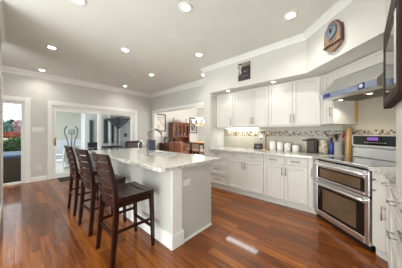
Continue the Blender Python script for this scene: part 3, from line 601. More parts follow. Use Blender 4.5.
def bar_stool(x, y, rz, label):
    t = thing('bar_stool', label, 'bar stool', (x, y, 0), rz, 'wooden bar stools along the island')
    s = NB(); nb = 5
    for k in range(nb):
        ya = -0.215 + k * 0.43 / nb; w0 = 0.232 - (0.012 if k == 0 else 0)
        f0 = len(s.verts); prof = []
        nn = 12
        rings = []
        for i in range(nn + 1):
            u = -1 + 2 * i / nn; zz = 0.65 - 0.016 * (1 - u * u) * (0.6 if k in (0, nb - 1) else 1)
            rings.append([s.verts.new(p) for p in ((u * w0, ya + 0.0015, 0.612), (u * w0, ya + 0.43 / nb - 0.0015, 0.612), (u * w0, ya + 0.43 / nb - 0.0015, zz), (u * w0, ya + 0.0015, zz))])
        fs = [s.faces.new(rings[0]), s.faces.new(rings[-1][::-1])]
        for i in range(nn):
            for j in range(4): fs.append(s.faces.new((rings[i][j], rings[i][(j + 1) % 4], rings[i + 1][(j + 1) % 4], rings[i + 1][j])))
        bmesh.ops.recalc_face_normals(s, faces=fs)
    mk('seat', s, 'stool', t)
    B('apron', 'stool', t, (-0.205, 0.205, 0.185, 0.205, 0.545, 0.612), (-0.205, 0.205, -0.2, -0.18, 0.545, 0.612), (-0.205, -0.185, -0.18, 0.185, 0.545, 0.612), (0.185, 0.205, -0.18, 0.185, 0.545, 0.612), bev=0.003)
    for sx in (-1, 1):
        b = NB(); sqbar(b, [(sx * 0.205, 0.215, 0), (sx * 0.202, 0.205, 0.35), (sx * 0.198, 0.195, 0.611)], [0.03, 0.038, 0.042], [0.03, 0.038, 0.042]); mk('leg', b, 'stool', t)
        b = NB(); sqbar(b, [(sx * 0.205, -0.228, 0), (sx * 0.203, -0.205, 0.25), (sx * 0.2, -0.19, 0.48), (sx * 0.198, -0.188, 0.62), (sx * 0.2, -0.202, 0.76), (sx * 0.2, -0.23, 0.92), (sx * 0.2, -0.268, 1.075)], [0.032, 0.036, 0.038, 0.038, 0.034, 0.03, 0.026], [0.036, 0.042, 0.046, 0.044, 0.036, 0.03, 0.024]); mk('rear_post', b, 'stool', t)
    B('stretcher', 'stool', t, (-0.19, 0.19, 0.197, 0.22, 0.2, 0.235), bev=0.004)
    B('stretcher', 'stool', t, (-0.19, 0.19, -0.215, -0.195, 0.27, 0.3), bev=0.004)
    for sx in (-1, 1): B('stretcher', 'stool', t, (sx * 0.203 - 0.01, sx * 0.203 + 0.01, -0.2, 0.2, 0.3, 0.33), bev=0.004)
    for k in range(5):
        zc = 0.715 + k * 0.083; yc = -0.195 - 0.085 * ((zc - 0.62) / 0.46) ** 1.3
        b = NB(); arcslat(b, zc, 0.072, yc, 0.43, 0.03, 0.013); mk('back_slat', b, 'stool', t)
    b = NB(); arcslat(b, 0.632, 0.073, -0.192, 0.42, 0.025); mk('back_slat', b, 'stool', t)
bar_stool(-1.905, 0.85, R(0), 'dark wooden slat-back bar stool nearest the camera at the island')
bar_stool(-2.65, 0.85, R(3), 'middle one of the three dark wooden bar stools at the island')
bar_stool(-3.41, 0.85, R(0), 'farthest dark wooden bar stool, nearest the sliding glass door')

# ------------------------------------------------------------------ things on the counters
def on_wallcounter(px_x, y): return (px_x, y, 0.925)
t = thing('plaque', 'dark rectangular plaque with a speckled picture strip, hung on the soffit', 'wall plaque', (-1.668, 3.2, 2.568))
B('board', 'plaque', t, (-0.135, 0.135, -0.022, -0.0005, -0.18, 0.18), bev=0.003); B('picture_strip', 'plaqueL', t, (-0.13, -0.055, -0.025, -0.022, -0.06, 0.15)); B('top_strip', 'plaqueT', t, (-0.05, 0.13, -0.025, -0.022, 0.1, 0.172), label='sepia strip')
bm = NB()
for k, (a, z, w) in enumerate(((0.0, 0.0, 0.09), (0.03, -0.02, 0.05), (-0.02, -0.1, 0.12))): tube(bm, [(a + w * i / 6 - 0.02, -0.024, z + 0.012 * math.sin(i * 2.1 + k)) for i in range(7)], 0.003, 5)
mk('script_marks', bm, 'grey', t)

# clock on the angled soffit
ck = thing('wall_clock', 'pointed wooden plaque clock with steel-blue dial on the angled soffit', 'clock', DG(-2.10, 1.866, 2.545), A_D); ck.scale = (0.72, 1.5, 0.83)
def outline(bm, pts, y0, y1):
    xprism(bm, pts, y0, y1, 'y')
cw = 0.175
o1 = [(-cw, 0.06), (-cw * 0.9, 0.13), (-cw * 0.55, 0.185), (-cw * 0.45, 0.215), (-cw * 0.2, 0.235), (cw * 0.2, 0.235), (cw * 0.45, 0.215), (cw * 0.55, 0.185), (cw * 0.9, 0.13), (cw, 0.06), (cw, -0.12), (-cw, -0.12)]
bm = NB(); outline(bm, [(x * 1.06, z * 1.03) for x, z in o1], -0.02, -0.0005); mk('back_board', bm, 'dwood', ck, 'dark edge board')
bm = NB(); outline(bm, o1, -0.034, -0.0201); mk('face_board', bm, 'oak', ck)
bm = NB(); outline(bm, [(-cw, -0.135), (cw, -0.135), (cw, -0.155), (cw * 0.6, -0.2), (0, -0.235), (-cw * 0.6, -0.2), (-cw, -0.155)], -0.03, -0.0005); mk('lower_board', bm, 'oak', ck)
B('shelf', 'dwood', ck, (-cw * 1.06, cw * 1.06, -0.045, -0.0005, -0.135, -0.122), bev=0.003)
mx = Matrix.Rotation(R(90), 3, 'X')
bm = NB(); lathe(bm, [(0.112, 0), (0.112, 0.008), (0.104, 0.012), (0.1, 0.009)], (-0.0, -0.034, 0.08), 32, mx); dl = mk('dial', bm, 'dial', ck)
bm = NB()
for k in range(12):
    a = R(30 * k); c, s = math.cos(a), math.sin(a); tube(bm, [(0.078 * c, -0.0455, 0.08 + 0.078 * s), (0.094 * c, -0.0455, 0.08 + 0.094 * s)], 0.0028, 5)
mk('hour_marks', bm, 'black', dl)
bm = NB(); tube(bm, [(0, -0.047, 0.08), (0.035, -0.047, 0.1)], 0.004, 5); tube(bm, [(0, -0.048, 0.08), (-0.02, -0.048, 0.145)], 0.003, 5); lathe(bm, [(0.02, 0), (0.018, 0.004)], (0, -0.0435, 0.08), 14, mx); mk('hands', bm, 'black', dl)
for x in (-0.045, 0.02, 0.07):
    bm = NB(); lathe(bm, [(0.013, 0), (0.011, 0.004)], (x, -0.034, -0.06), 12, mx); mk('inset', bm, 'dial', ck)

def canister(x, y, h, r, label):
    t = thing('canister', label, 'canister', (x, y, 0.925), 0, 'white canisters')
    b = NB(); lathe(b, [(r * 0.95, 0), (r, 0.006), (r, h * 0.8), (r * 0.96, h * 0.82)], seg=24); mk('jar', b, 'white', t)
    b = NB(); lathe(b, [(r * 1.0, h * 0.82), (r * 1.02, h * 0.84), (r * 0.98, h * 0.92), (r * 0.3, h * 0.94), (r * 0.22, h * 0.95), (r * 0.24, h)], seg=24); mk('lid', b, 'white', t)
for x, y, h, r, lb in ((-1.25, 3.67, 0.205, 0.062, 'tallest white lidded canister, next to the red paper-towel post'), (-1.105, 3.66, 0.19, 0.06, 'second tallest white lidded canister in the row on the back counter'),
                       (-0.962, 3.65, 0.17, 0.06, 'third white lidded canister from the left on the back counter'), (-0.812, 3.64, 0.14, 0.06, 'shortest white lidded canister, beside the dark brown appliance')):
    canister(x, y, h, r, lb)
t = thing('message_board', 'small black framed board leaning on the backsplash under the dark plug', 'picture frame', (-1.61, 3.735, 0.9255), 0); t.rotation_euler = (R(-14), 0, 0)
B('frame', 'black', t, (-0.095, 0.095, -0.01, 0.01, 0.0, 0.018), (-0.095, 0.095, -0.01, 0.01, 0.107, 0.125), (-0.095, -0.077, -0.01, 0.01, 0.018, 0.107), (0.077, 0.095, -0.01, 0.01, 0.018, 0.107), bev=0.002)
B('panel', 'brown', t, (-0.08, 0.08, -0.004, 0.009, 0.012, 0.112)); B('divider', 'grey', t, (-0.003, 0.003, -0.007, -0.004, 0.018, 0.107), (-0.077, 0.077, -0.007, -0.004, 0.06, 0.064))
t = thing('outlet', 'cream outlet on the backsplash with a dark plug, above the black framed board', 'outlet', (-1.55, 3.79, 1.19))
B('plate', 'plast', t, (-0.035, 0.035, -0.006, 0.0015, -0.058, 0.058), bev=0.002); B('plug', 'black', t, (-0.016, 0.016, -0.04, -0.0062, -0.045, -0.01), bev=0.005, label='dark plug')
t = thing('outlet', 'white outlet low on the side of the wing wall above the counter', 'outlet', (-2.57, 3.5, 1.02))
B('plate', 'plast', t, (0, 0.006, -0.035, 0.035, -0.058, 0.058), bev=0.002); B('socket', 'lgrey', t, (0.006, 0.008, -0.016, 0.016, -0.04, -0.01), (0.006, 0.008, -0.016, 0.016, 0.01, 0.04))
t = thing('towel_holder', 'upright red-wood paper towel holder without a roll, left of the canisters', 'paper towel holder', (-1.405, 3.68, 0.925))
bm = NB(); lathe(bm, [(0.075, 0), (0.075, 0.012), (0.06, 0.018)], seg=24); mk('base', bm, 'tan', t)
bm = NB(); lathe(bm, [(0.012, 0.018), (0.012, 0.28), (0.018, 0.29), (0.016, 0.315), (0.006, 0.325)], seg=14); mk('post', bm, 'redwood', t)
t = thing('counter_appliance', 'dark brown upright boxy appliance with a short lever sticking out left, on the back counter', 'appliance', (-0.545, 3.66, 0.925))
B('body', 'brown', t, (-0.075, 0.05, -0.07, 0.07, 0.012, 0.235), bev=0.008); B('side_panel', 'black', t, (0.051, 0.082, -0.075, 0.075, 0.005, 0.25), bev=0.006); B('top', 'black', t, (-0.078, 0.05, -0.073, 0.073, 0.2355, 0.256), bev=0.005)
B('front_panel', 'brown', t, (-0.06, 0.035, -0.0745, -0.0702, 0.03, 0.2)); B('base', 'black', t, (-0.07, 0.045, -0.065, 0.065, 0, 0.0118)); bm = NB(); tube(bm, [(-0.074, -0.04, 0.228), (-0.11, -0.045, 0.23), (-0.145, -0.05, 0.226)], [0.012, 0.011, 0.013], 8); mk('lever', bm, 'black', t)
t = thing('crock', 'cream and brown patterned tall pitcher between the brown appliance and the blue bottle', 'pitcher', (-0.38, 3.66, 0.925))
bm = NB(); lathe(bm, [(0.05, 0), (0.066, 0.01), (0.074, 0.08), (0.066, 0.15), (0.05, 0.2), (0.054, 0.245), (0.048, 0.245), (0.044, 0.2)], seg=24); mk('body', bm, 'floral', t)
bm = NB(); tube(bm, [(0.045, 0.03, 0.22), (0.08, 0.05, 0.2), (0.09, 0.06, 0.14), (0.066, 0.04, 0.09)], 0.008, 8); mk('handle', bm, 'floral', t)
t = thing('bottle', 'slim dark blue bottle on the counter beside the utensil crock', 'bottle', (-0.262, 3.61, 0.925))
bm = NB(); lathe(bm, [(0.028, 0), (0.031, 0.006), (0.031, 0.17), (0.026, 0.2), (0.014, 0.225), (0.013, 0.25)], seg=18); mk('body', bm, 'blue', t); bm = NB(); lathe(bm, [(0.016, 0.25), (0.016, 0.285), (0.013, 0.288)], seg=14); mk('cap', bm, 'black', t)
t = thing('utensil_crock', 'grey stoneware crock on the counter left of the wooden board', 'crock', (-0.175, 3.58, 0.925))
bm = NB(); lathe(bm, [(0.05, 0), (0.054, 0.01), (0.054, 0.2), (0.057, 0.21), (0.057, 0.22), (0.048, 0.22), (0.046, 0.02)], seg=24); mk('body', bm, 'grey', t)
def utensil(name, label, base_, tip, m, head, hm):
    b = Vector(base_); t_ = Vector(tip); tt = thing(name, label, 'kitchen utensil', tuple(b), 0, 'utensils in the grey crock')
    bm = NB(); tube(bm, [(0, 0, 0), t_ - b], 0.005, 7); mk('shaft', bm, m, tt)
    bm = NB(); d = t_ - b; mxx = d.to_track_quat('Z', 'Y').to_matrix()
    lathe(bm, head, d, 12, mxx @ Matrix.Diagonal((1, 0.35, 1))); mk('head', bm, hm, tt)
H1 = [(0.008, -0.01), (0.028, 0.02), (0.03, 0.05), (0.02, 0.075), (0.005, 0.08)]; H2 = [(0.008, -0.01), (0.022, 0.0), (0.024, 0.06), (0.02, 0.062)]
utensil('spatula', 'red-headed spatula leaning left out of the grey crock', (-0.17, 3.575, 0.95), (-0.235, 3.56, 1.21), 'tan', H2, 'red')
utensil('spoon', 'dark brown spoon sticking up left above the blue bottle', (-0.18, 3.585, 0.95), (-0.315, 3.56, 1.24), 'brown', H1, 'brown')
utensil('ladle', 'black ladle standing in the middle of the grey crock', (-0.175, 3.58, 0.95), (-0.19, 3.55, 1.19), 'black', H1, 'black')
utensil('spatula', 'salmon-red spatula leaning right out of the grey crock', (-0.18, 3.58, 0.95), (-0.115, 3.545, 1.21), 'tan', H1, 'red')
t = thing('cutting_board', 'pale maple cutting board standing on edge in the corner left of the range', 'cutting board', DG(-2.545, 2.5, 0.925), A_D); t.rotation_euler = (R(-3), 0, A_D)
B('board', 'tan', t, (-0.045, 0.0, -0.03, 0.03, 0.0, 0.45), bev=0.006); B('edge_strip', 'oak', t, (-0.062, -0.0455, -0.03, 0.03, 0, 0.44), bev=0.004, label='darker orange edge board')

# wall plates
t = thing('switch_plate', 'white four-gang light switch plate on the far wall between the doors', 'light switch', (-6.28, 0.43, 1.385))
B('plate', 'plast', t, (0, 0.007, -0.12, 0.12, -0.06, 0.06), bev=0.002)
for k in range(4): B('switch', 'plast', t, (0.007, 0.013, -0.1 + k * 0.056, -0.068 + k * 0.056, -0.033, 0.033), bev=0.002)
t = thing('outlet', 'white outlet low on the far wall below the light switches', 'outlet', (-6.28, 0.45, 0.36)); B('plate', 'plast', t, (0, 0.007, -0.035, 0.035, -0.058, 0.058), bev=0.002); B('socket', 'lgrey', t, (0.007, 0.009, -0.016, 0.016, -0.04, -0.01), (0.007, 0.009, -0.016, 0.016, 0.01, 0.04))
t = thing('motion_sensor', 'small white motion sensor just under the crown in the far corner', 'sensor', (-6.255, 3.825, 2.7), R(-45)); B('body', 'plast', t, (-0.035, 0.035, -0.04, 0.0, -0.05, 0.05), bev=0.01); B('lens', 'lgrey', t, (-0.022, 0.022, -0.044, -0.039, -0.035, 0.0), bev=0.003)
t = tag(mk('door_mat', (lambda b: (box(b, -6.24, -5.74, 0.82, 1.75, 0.0, 0.012, 0.004), b)[1])(NB()), 'mat_'), 'black door mat on the floor in front of the sliding glass door', 'door mat')

# ------------------------------------------------------------------ dining room beyond the opening
SB('wall_dining', 'trim', (-6.28, -1.2, 6.65, 6.77, 0, 2.7)); SB('wall_dining_near', 'trim', (-6.28, -6.27, 3.97, 6.65, 0, 2.7))
SB('ceiling_dining', 'ceil', (-6.28, -1.2, 3.97, 6.77, 2.7, 2.8))
dcr = lambda h, d: [(0, 2.7 - h), (0.015, 2.7 - h), (d * 0.5, 2.7 - h * 0.45), (d, 2.7 - 0.012), (d, 2.7), (0, 2.7)]
bm = NB(); molding(bm, [(-6.27, 3.97), (-6.27, 6.65), (-1.3, 6.65)], dcr(0.14, 0.12), -1); struct('trim_12', bm, 'trim')
base('baseboard_dining', [(-6.27, 3.97), (-6.27, 6.65), (-1.3, 6.65)])
tag(mk('rug', (lambda b: (box(b, -5.4, -2.6, 4.65, 6.4, 0.0, 0.015, 0.004), b)[1])(NB()), 'pale'), 'large pale rug on the dining room floor', 'rug')
def picture(x, y0, y1, z0, z1, art, label):
    t = thing('framed_picture', label, 'picture', (x, (y0 + y1) / 2, (z0 + z1) / 2)); w, h = (y1 - y0) / 2, (z1 - z0) / 2
    B('frame', 'black', t, (0, 0.03, -w, w, h - 0.04, h), (0, 0.03, -w, w, -h, -h + 0.04), (0, 0.03, -w, -w + 0.04, -h + 0.04, h - 0.04), (0, 0.03, w - 0.04, w, -h + 0.04, h - 0.04), bev=0.003)
    B('mat_board', 'paper', t, (0, 0.012, -w + 0.04, w - 0.04, -h + 0.04, h - 0.04)); B('print', art, t, (0.012, 0.014, -w + 0.09, w - 0.09, -h + 0.1, h - 0.1))
picture(-6.27, 3.98, 4.56, 1.37, 2.13, 'artA', 'pale print in a black frame, left of the wooden hutch'); picture(-6.27, 6.06, 6.6, 1.3, 2.1, 'artB', 'dark print in a black frame, right of the wooden hutch behind the chandelier')
hu = thing('hutch', 'reddish-brown wooden china hutch with glass doors against the dining room wall', 'hutch', (-6.2, 5.2, 0))
hw = 0.5
B('base', 'hutch', hu, (0, 0.42, -hw, hw, 0.05, 0.85), (0.02, 0.4, -hw + 0.02, hw - 0.02, 0, 0.05), bev=0.004); B('counter', 'hutch', hu, (-0.0, 0.45, -hw - 0.02, hw + 0.02, 0.851, 0.88), bev=0.005)
B('upper_case', 'hutch', hu, (0, 0.02, -hw, hw, 0.88, 1.72), (0.02, 0.32, -hw, -hw + 0.04, 0.88, 1.72), (0.02, 0.32, hw - 0.04, hw, 0.88, 1.72), (0.02, 0.32, -hw + 0.04, hw - 0.04, 1.1, 1.125), (0.02, 0.3, -hw + 0.04, hw - 0.04, 1.4, 1.415), (0.02, 0.32, -hw + 0.04, hw - 0.04, 1.69, 1.72))
B('cornice', 'hutch', hu, (-0.0, 0.37, -hw - 0.04, hw + 0.04, 1.721, 1.78), bev=0.015)
for k in range(4):
    ya = -hw + 0.04 + k * 0.23; o = B('door', 'hutch', hu, (0.321, 0.34, ya + 0.004, ya + 0.045, 1.126, 1.69), (0.321, 0.34, ya + 0.186, ya + 0.226, 1.126, 1.69), (0.321, 0.34, ya + 0.045, ya + 0.186, 1.126, 1.18), (0.321, 0.34, ya + 0.045, ya + 0.186, 1.64, 1.69), bev=0.003)
    B('pane', 'glass', o, (0.328, 0.332, ya + 0.04, ya + 0.19, 1.17, 1.65))
for k in range(3): o = B('door', 'hutch', hu, (0.42, 0.438, -hw + 0.02 + k * 0.322, -hw + 0.335 + k * 0.322, 0.1, 0.6), bev=0.004); o = B('drawer', 'hutch', hu, (0.42, 0.438, -hw + 0.02 + k * 0.322, -hw + 0.335 + k * 0.322, 0.63, 0.83), bev=0.004)
for y, z, r, h, m, lb in ((4.84, 1.1255, 0.05, 0.12, 'white', 'white vase in the hutch, lower shelf at left'), (5.0, 1.1255, 0.045, 0.16, 'blue', 'blue glass vase in the hutch, lower shelf near the middle'), (5.3, 1.1255, 0.06, 0.1, 'white', 'squat white bowl in the hutch, lower shelf right of the middle'), (5.52, 1.1255, 0.05, 0.17, 'white', 'tall white vase at the right end of the hutch shelf'), (4.9, 1.4155, 0.05, 0.13, 'grey', 'grey jar on the upper hutch shelf at left'), (5.35, 1.4155, 0.05, 0.15, 'white', 'white jar on the upper hutch shelf at right')):
    b = NB(); lathe(b, [(r * 0.6, 0), (r, h * 0.3), (r * 0.9, h * 0.6), (r * 0.45, h * 0.85), (r * 0.6, h)], (-6.05, y, z), 14); tag(mk('vase', b, m), lb, 'vase', 'crockery in the hutch')
for y, h, lb in ((4.82, 0.2, 'dark candlestick on top of the hutch at its left end'), (5.58, 0.2, 'dark candlestick on top of the hutch at its right end')):
    t = thing('candlestick', lb, 'candlestick', (-6.0, y, 1.78), 0, 'ornaments on top of the hutch'); b = NB(); lathe(b, [(0.04, 0), (0.035, 0.01), (0.012, 0.03), (0.018, h * 0.5), (0.012, h * 0.8), (0.025, h * 0.85), (0.02, h)], seg=12); mk('stand', b, 'brown', t)
for y, lb in ((5.0, 'small pinkish bowl on top of the hutch left of its middle'), (5.25, 'small pale bowl on top of the hutch right of its middle')):
    b = NB(); lathe(b, [(0.04, 0), (0.03, 0.02), (0.09, 0.07), (0.1, 0.1), (0.09, 0.1)], (-6.02, y, 1.78), 16); tag(mk('bowl', b, 'pink' if y < 5.1 else 'white'), lb, 'bowl', 'ornaments on top of the hutch')
# leather sofa seen from the kitchen
def sofa(x, y, rz, w, m, label, name='sofa', h=0.82, cat='sofa', d=0.85):
    t = thing(name, label, cat, (x, y, 0), rz)
    B('base', m, t, (-w / 2, w / 2, -d / 2, d / 2, 0.12, 0.36), bev=0.02); B('backrest', m, t, (-w / 2 + 0.02, w / 2 - 0.02, d / 2 - 0.22, d / 2, 0.36, h), bev=0.06)
    for s_ in (-1, 1): B('arm', m, t, (s_ * (w / 2 - 0.1) - 0.1, s_ * (w / 2 - 0.1) + 0.1, -d / 2, d / 2 - 0.2, 0.36, 0.6), bev=0.05)
    n_ = 1 if w < 1.1 else 2
    for k in range(n_): cw_ = (w - 0.42) / n_; B('seat_cushion', m, t, (-w / 2 + 0.21 + k * cw_, -w / 2 + 0.21 + (k + 1) * cw_ - 0.01, -d / 2 + 0.02, d / 2 - 0.24, 0.365, 0.5), bev=0.035)
    for sx in (-1, 1):
        for sy in (-1, 1): b = NB(); lathe(b, [(0.02, 0), (0.03, 0.12)], (sx * (w / 2 - 0.08), sy * (d / 2 - 0.08), 0), 10); mk('leg', b, 'dwood', t)
    return t
sofa(-5.1, 4.36, R(180), 0.74, 'leather', 'cognac leather armchair in the dining room in front of the hutch', 'armchair', 0.97, 'armchair', 0.5)
sofa(-5.88, 2.98, R(90), 0.66, 'dleather', 'dark oxblood leather armchair in the corner beside the sliding door', 'armchair', 1.0, 'armchair', 0.62)
t = thing('floor_lamp', 'thin dark floor lamp pole standing in front of the cognac leather armchair', 'floor lamp', (-4.93, 3.985, 0.0))
bm = NB(); lathe(bm, [(0.1, 0), (0.1, 0.015), (0.02, 0.03)], seg=20); mk('base', bm, 'black', t); bm = NB(); tube(bm, [(0, 0, 0.03), (0, 0, 1.0)], 0.013, 8); mk('pole', bm, 'black', t); bm = NB(); lathe(bm, [(0.02, 1.0), (0.05, 1.02), (0.055, 1.1), (0.03, 1.12)], seg=14); mk('lamp_head', bm, 'black', t)
t = thing('side_table', 'small dark wooden side cabinet at the left of the cognac leather armchair', 'side table', (-5.95, 4.3, 0)); B('body', 'dwood', t, (-0.17, 0.17, -0.17, 0.17, 0.06, 0.86), bev=0.004); B('top', 'dwood', t, (-0.19, 0.19, -0.19, 0.19, 0.8605, 0.89), bev=0.004); B('drawer', 'dwood', t, (0.17, 0.185, -0.14, 0.14, 0.6, 0.8), bev=0.003)
for sx in (-1, 1):
    for sy in (-1, 1): B('leg', 'dwood', t, (sx * 0.13 - 0.02, sx * 0.13 + 0.02, sy * 0.13 - 0.02, sy * 0.13 + 0.02, 0, 0.06))
t = thing('potted_plant', 'small brownish plant in a pot on the dark side cabinet', 'plant', (-5.95, 4.3, 0.89)); b = NB(); lathe(b, [(0.05, 0), (0.07, 0.09), (0.06, 0.09)], seg=14); mk('pot', b, 'oak', t)
def leafball(bm, c, rad, n, size, rng):
    for _ in range(n):
        d = Vector((rng.gauss(0, 1), rng.gauss(0, 1), rng.gauss(0, 1))).normalized() * (0.55 + 0.45 * rng.random())
        p = Vector((c[0] + d.x * rad[0], c[1] + d.y * rad[1], c[2] + d.z * rad[2])); q = Matrix.Rotation(rng.random() * 6.28, 3, Vector((rng.random() - .5, rng.random() - .5, rng.random() - .5)).normalized()); s_ = size * (0.6 + 0.8 * rng.random())
        vs = [bm.verts.new(p + q @ Vector(v) * s_) for v in ((-1, 0, 0), (0, -0.5, 0.15), (1, 0, 0), (0, 0.5, 0.15))]; bm.faces.new(vs)
rng = random.Random(3); b = NB(); leafball(b, (0, 0, 0.17), (0.1, 0.1, 0.1), 90, 0.03, rng); mk('foliage', b, 'leaf1', t)
# pub table and chairs
t = thing('dining_table', 'tall light-topped pub table under the chandelier in the dining room', 'table', (-4.75, 5.52, 0.015)); B('top', 'tan', t, (-0.42, 0.42, -0.42, 0.42, 0.865, 0.9), bev=0.008)
B('apron', 'dwood', t, (-0.36, 0.36, -0.36, 0.36, 0.78, 0.864))
for sx in (-1, 1):
    for sy in (-1, 1): b = NB(); sqbar(b, [(sx * 0.33, sy * 0.33, 0), (sx * 0.33, sy * 0.33, 0.78)], [0.05, 0.08], [0.05, 0.08]); mk('leg', b, 'dwood', t)
def dchair(x, y, rz, label):
    t = thing('dining_chair', label, 'chair', (x, y, 0.015), rz, 'chairs around the pub table'); B('seat', 'beige', t, (-0.21, 0.21, -0.2, 0.22, 0.56, 0.63), bev=0.02); B('backrest', 'beige', t, (-0.19, 0.19, -0.235, -0.19, 0.66, 0.86), bev=0.015); B('seat_frame', 'dwood', t, (-0.2, 0.2, -0.2, 0.2, 0.5, 0.559))
    B('back_rail', 'dwood', t, (-0.19, 0.19, -0.235, -0.195, 0.861, 0.9), bev=0.004)
    for sx in (-1, 1): b = NB(); sqbar(b, [(sx * 0.205, -0.23, 0), (sx * 0.205, -0.215, 0.5), (sx * 0.205, -0.215, 0.9)], 0.035, 0.04); mk('rear_post', b, 'dwood', t); b = NB(); sqbar(b, [(sx * 0.19, 0.19, 0), (sx * 0.19, 0.19, 0.5)], 0.04, 0.04); mk('leg', b, 'dwood', t); B('stretcher', 'dwood', t, (sx * 0.195 - 0.012, sx * 0.195 + 0.012, -0.2, 0.18, 0.22, 0.25))
dchair(-4.96, 4.87, R(0), 'tan-backed dark wooden dining chair at the left front of the pub table'); dchair(-4.48, 4.87, R(0), 'tan-backed dark wooden dining chair at the right front of the pub table, nearest the pillar'); dchair(-4.75, 6.16, R(180), 'tan-backed dark wooden dining chair behind the pub table')
t = thing('bowl_of_fruit', 'small pale bowl on the pub table', 'bowl', (-4.6, 5.5, 0.915)); b = NB(); lathe(b, [(0.05, 0), (0.04, 0.02), (0.13, 0.07), (0.14, 0.09), (0.12, 0.09)], seg=18); mk('body', b, 'white', t)
ch = thing('chandelier', 'chandelier with white glass shades hanging over the dining table', 'chandelier', (-4.85, 5.25, 2.7))
b = NB(); lathe(b, [(0.07, -0.001), (0.06, -0.03), (0.015, -0.04)], seg=16); mk('canopy', b, 'brass', ch); b = NB(); tube(b, [(0, 0, -0.03), (0, 0, -0.86)], 0.008, 8); mk('rod', b, 'brass', ch)
b = NB(); lathe(b, [(0.02, -0.6), (0.05, -0.66), (0.05, -0.74), (0.02, -0.84), (0.01, -0.88)], seg=14); mk('hub', b, 'brass', ch).location.z = -0.22
for k in range(6):
    a = R(60 * k + 10); c, s_ = math.cos(a), math.sin(a); b = NB(); tube(b, [(0.03 * c, 0.03 * s_, -0.8), (0.13 * c, 0.13 * s_, -0.86), (0.24 * c, 0.24 * s_, -0.82), (0.26 * c, 0.26 * s_, -0.76)], 0.008, 6); am = mk('arm', b, 'brass', ch); am.location.z = -0.22
    b = NB(); lathe(b, [(0.03, -0.77), (0.05, -0.74), (0.055, -0.68), (0.075, -0.62), (0.068, -0.62), (0.045, -0.68)], (0.26 * c, 0.26 * s_, 0), 14); mk('shade', b, 'shade', am)
b = NB(); lathe(b, [(0.04, -0.62), (0.13, -0.58), (0.17, -0.52), (0.16, -0.52), (0.05, -0.6)], seg=20); mk('bowl_shade', b, 'shade', ch).location.z = -0.22
l = bpy.data.lights.new('chandelier_lamp', 'POINT'); l.energy = 14; l.shadow_soft_size = 0.2; l.color = (1, 0.92, 0.8); lo = bpy.data.objects.new('chandelier_lamp', l); COL.objects.link(lo); lo.parent = ch; lo.location = (0, 0, -1.2)

# ------------------------------------------------------------------ porch beyond the sliding door
SB('floor_porch', 'slab', (-10.3, -6.4, 0.5, 6.2, -0.12, -0.02)); SB('ceiling_porch', 'porchlight', (-10.3, -6.4, 0.5, 6.2, 2.3, 2.4))
SB('wall_porch_right', 'porchlight', (-10.3, -6.4, 6.1, 6.2, -0.02, 2.3))
SB('wall_porch', 'porch', (-10.3, -10.2, 0.5, 2.25, 0.95, 2.3)); SB('wall_porch_low', 'porchlow', (-10.3, -10.19, 0.5, 2.25, -0.02, 0.95), (-10.2, -10.17, 0.5, 2.25, 0.95, 0.99))
SB('wall_porch_step', 'porchlight', (-10.3, -9.5, 2.25, 2.35, -0.02, 2.3), (-9.6, -9.5, 2.35, 3.05, -0.02, 2.3), (-9.6, -9.5, 3.05, 3.35, -0.02, 0.9), (-9.6, -9.5, 3.05, 3.35, 1.95, 2.3), (-9.6, -9.5, 3.35, 6.2, -0.02, 2.3))
def pwin(name, y0, y1, z0, z1):
    o = SB(name, 'greymet', (-9.5, -9.47, y0, y0 + 0.04, z0, z1), (-9.5, -9.47, y1 - 0.04, y1, z0, z1), (-9.5, -9.47, y0 + 0.04, y1 - 0.04, z1 - 0.05, z1), (-9.5, -9.47, y0 + 0.04, y1 - 0.04, z0, z0 + 0.05)); B('pane', 'dkglass', o, (-9.495, -9.485, y0 + 0.03, y1 - 0.03, z0 + 0.04, z1 - 0.04))
pwin('window_1', 2.42, 2.62, 0.5, 1.95); pwin('window_2', 3.05, 3.3, 0.75, 2.05); pwin('window_3', 3.42, 3.58, 0.75, 2.05); pwin('window_4', 3.68, 3.78, 0.75, 2.05); pwin('window_5', 4.62, 4.85, 0.0, 2.1)
SB('trim_13', 'porchlight', *[(-9.5, -9.4, y, y + 0.07, -0.02, 2.3) for y in (3.33, 3.6, 3.82)])
t = thing('wall_lantern', 'small grey lantern on the pale porch wall right of the dark parasol', 'lantern', (-9.5, 4.16, 1.2)); B('back_plate', 'greymet', t, (0, 0.02, -0.07, 0.07, -0.1, 0.1), bev=0.004); b = NB(); lathe(b, [(0.05, -0.1), (0.075, -0.08), (0.06, 0.06), (0.02, 0.1)], (0.1, 0, 0), 12); mk('hood', b, 'charcoal', t)
t = thing('ceiling_fixture', 'small dark round fixture under the porch ceiling', 'ceiling light', (-8.0, 2.0, 2.3)); b = NB(); lathe(b, [(0.17, -0.001), (0.17, -0.02), (0.1, -0.06), (0.03, -0.07)], seg=20); mk('body', b, 'charcoal', t)
# elliptical trainer
t = thing('exercise_machine', 'grey elliptical exercise machine with two curved handlebars, seen through the sliding door', 'exercise machine', (-8.35, 1.52, -0.02), R(80)); t.scale = (0.78, 1, 1)
B('base_rail', 'greymet', t, (-0.05, 0.05, -0.6, 0.6, 0.05, 0.12), (-0.25, 0.25, -0.62, -0.54, 0, 0.08), (-0.25, 0.25, 0.54, 0.62, 0, 0.08), bev=0.01)
b = NB(); lathe(b, [(0.26, -0.06), (0.28, -0.04), (0.28, 0.04), (0.26, 0.06)], (0, 0.3, 0.36), 24, Matrix.Rotation(R(90), 3, 'Y')); mk('flywheel_cover', b, 'lgrey', t)
b = NB(); tube(b, [(0, 0.25, 0.5), (0, 0.1, 1.0), (0, 0.05, 1.3)], [0.06, 0.045, 0.04], 10); mk('column', b, 'greymet', t)
B('console', 'greymet', t, (-0.17, 0.17, -0.02, 0.1, 1.26, 1.47), bev=0.03)
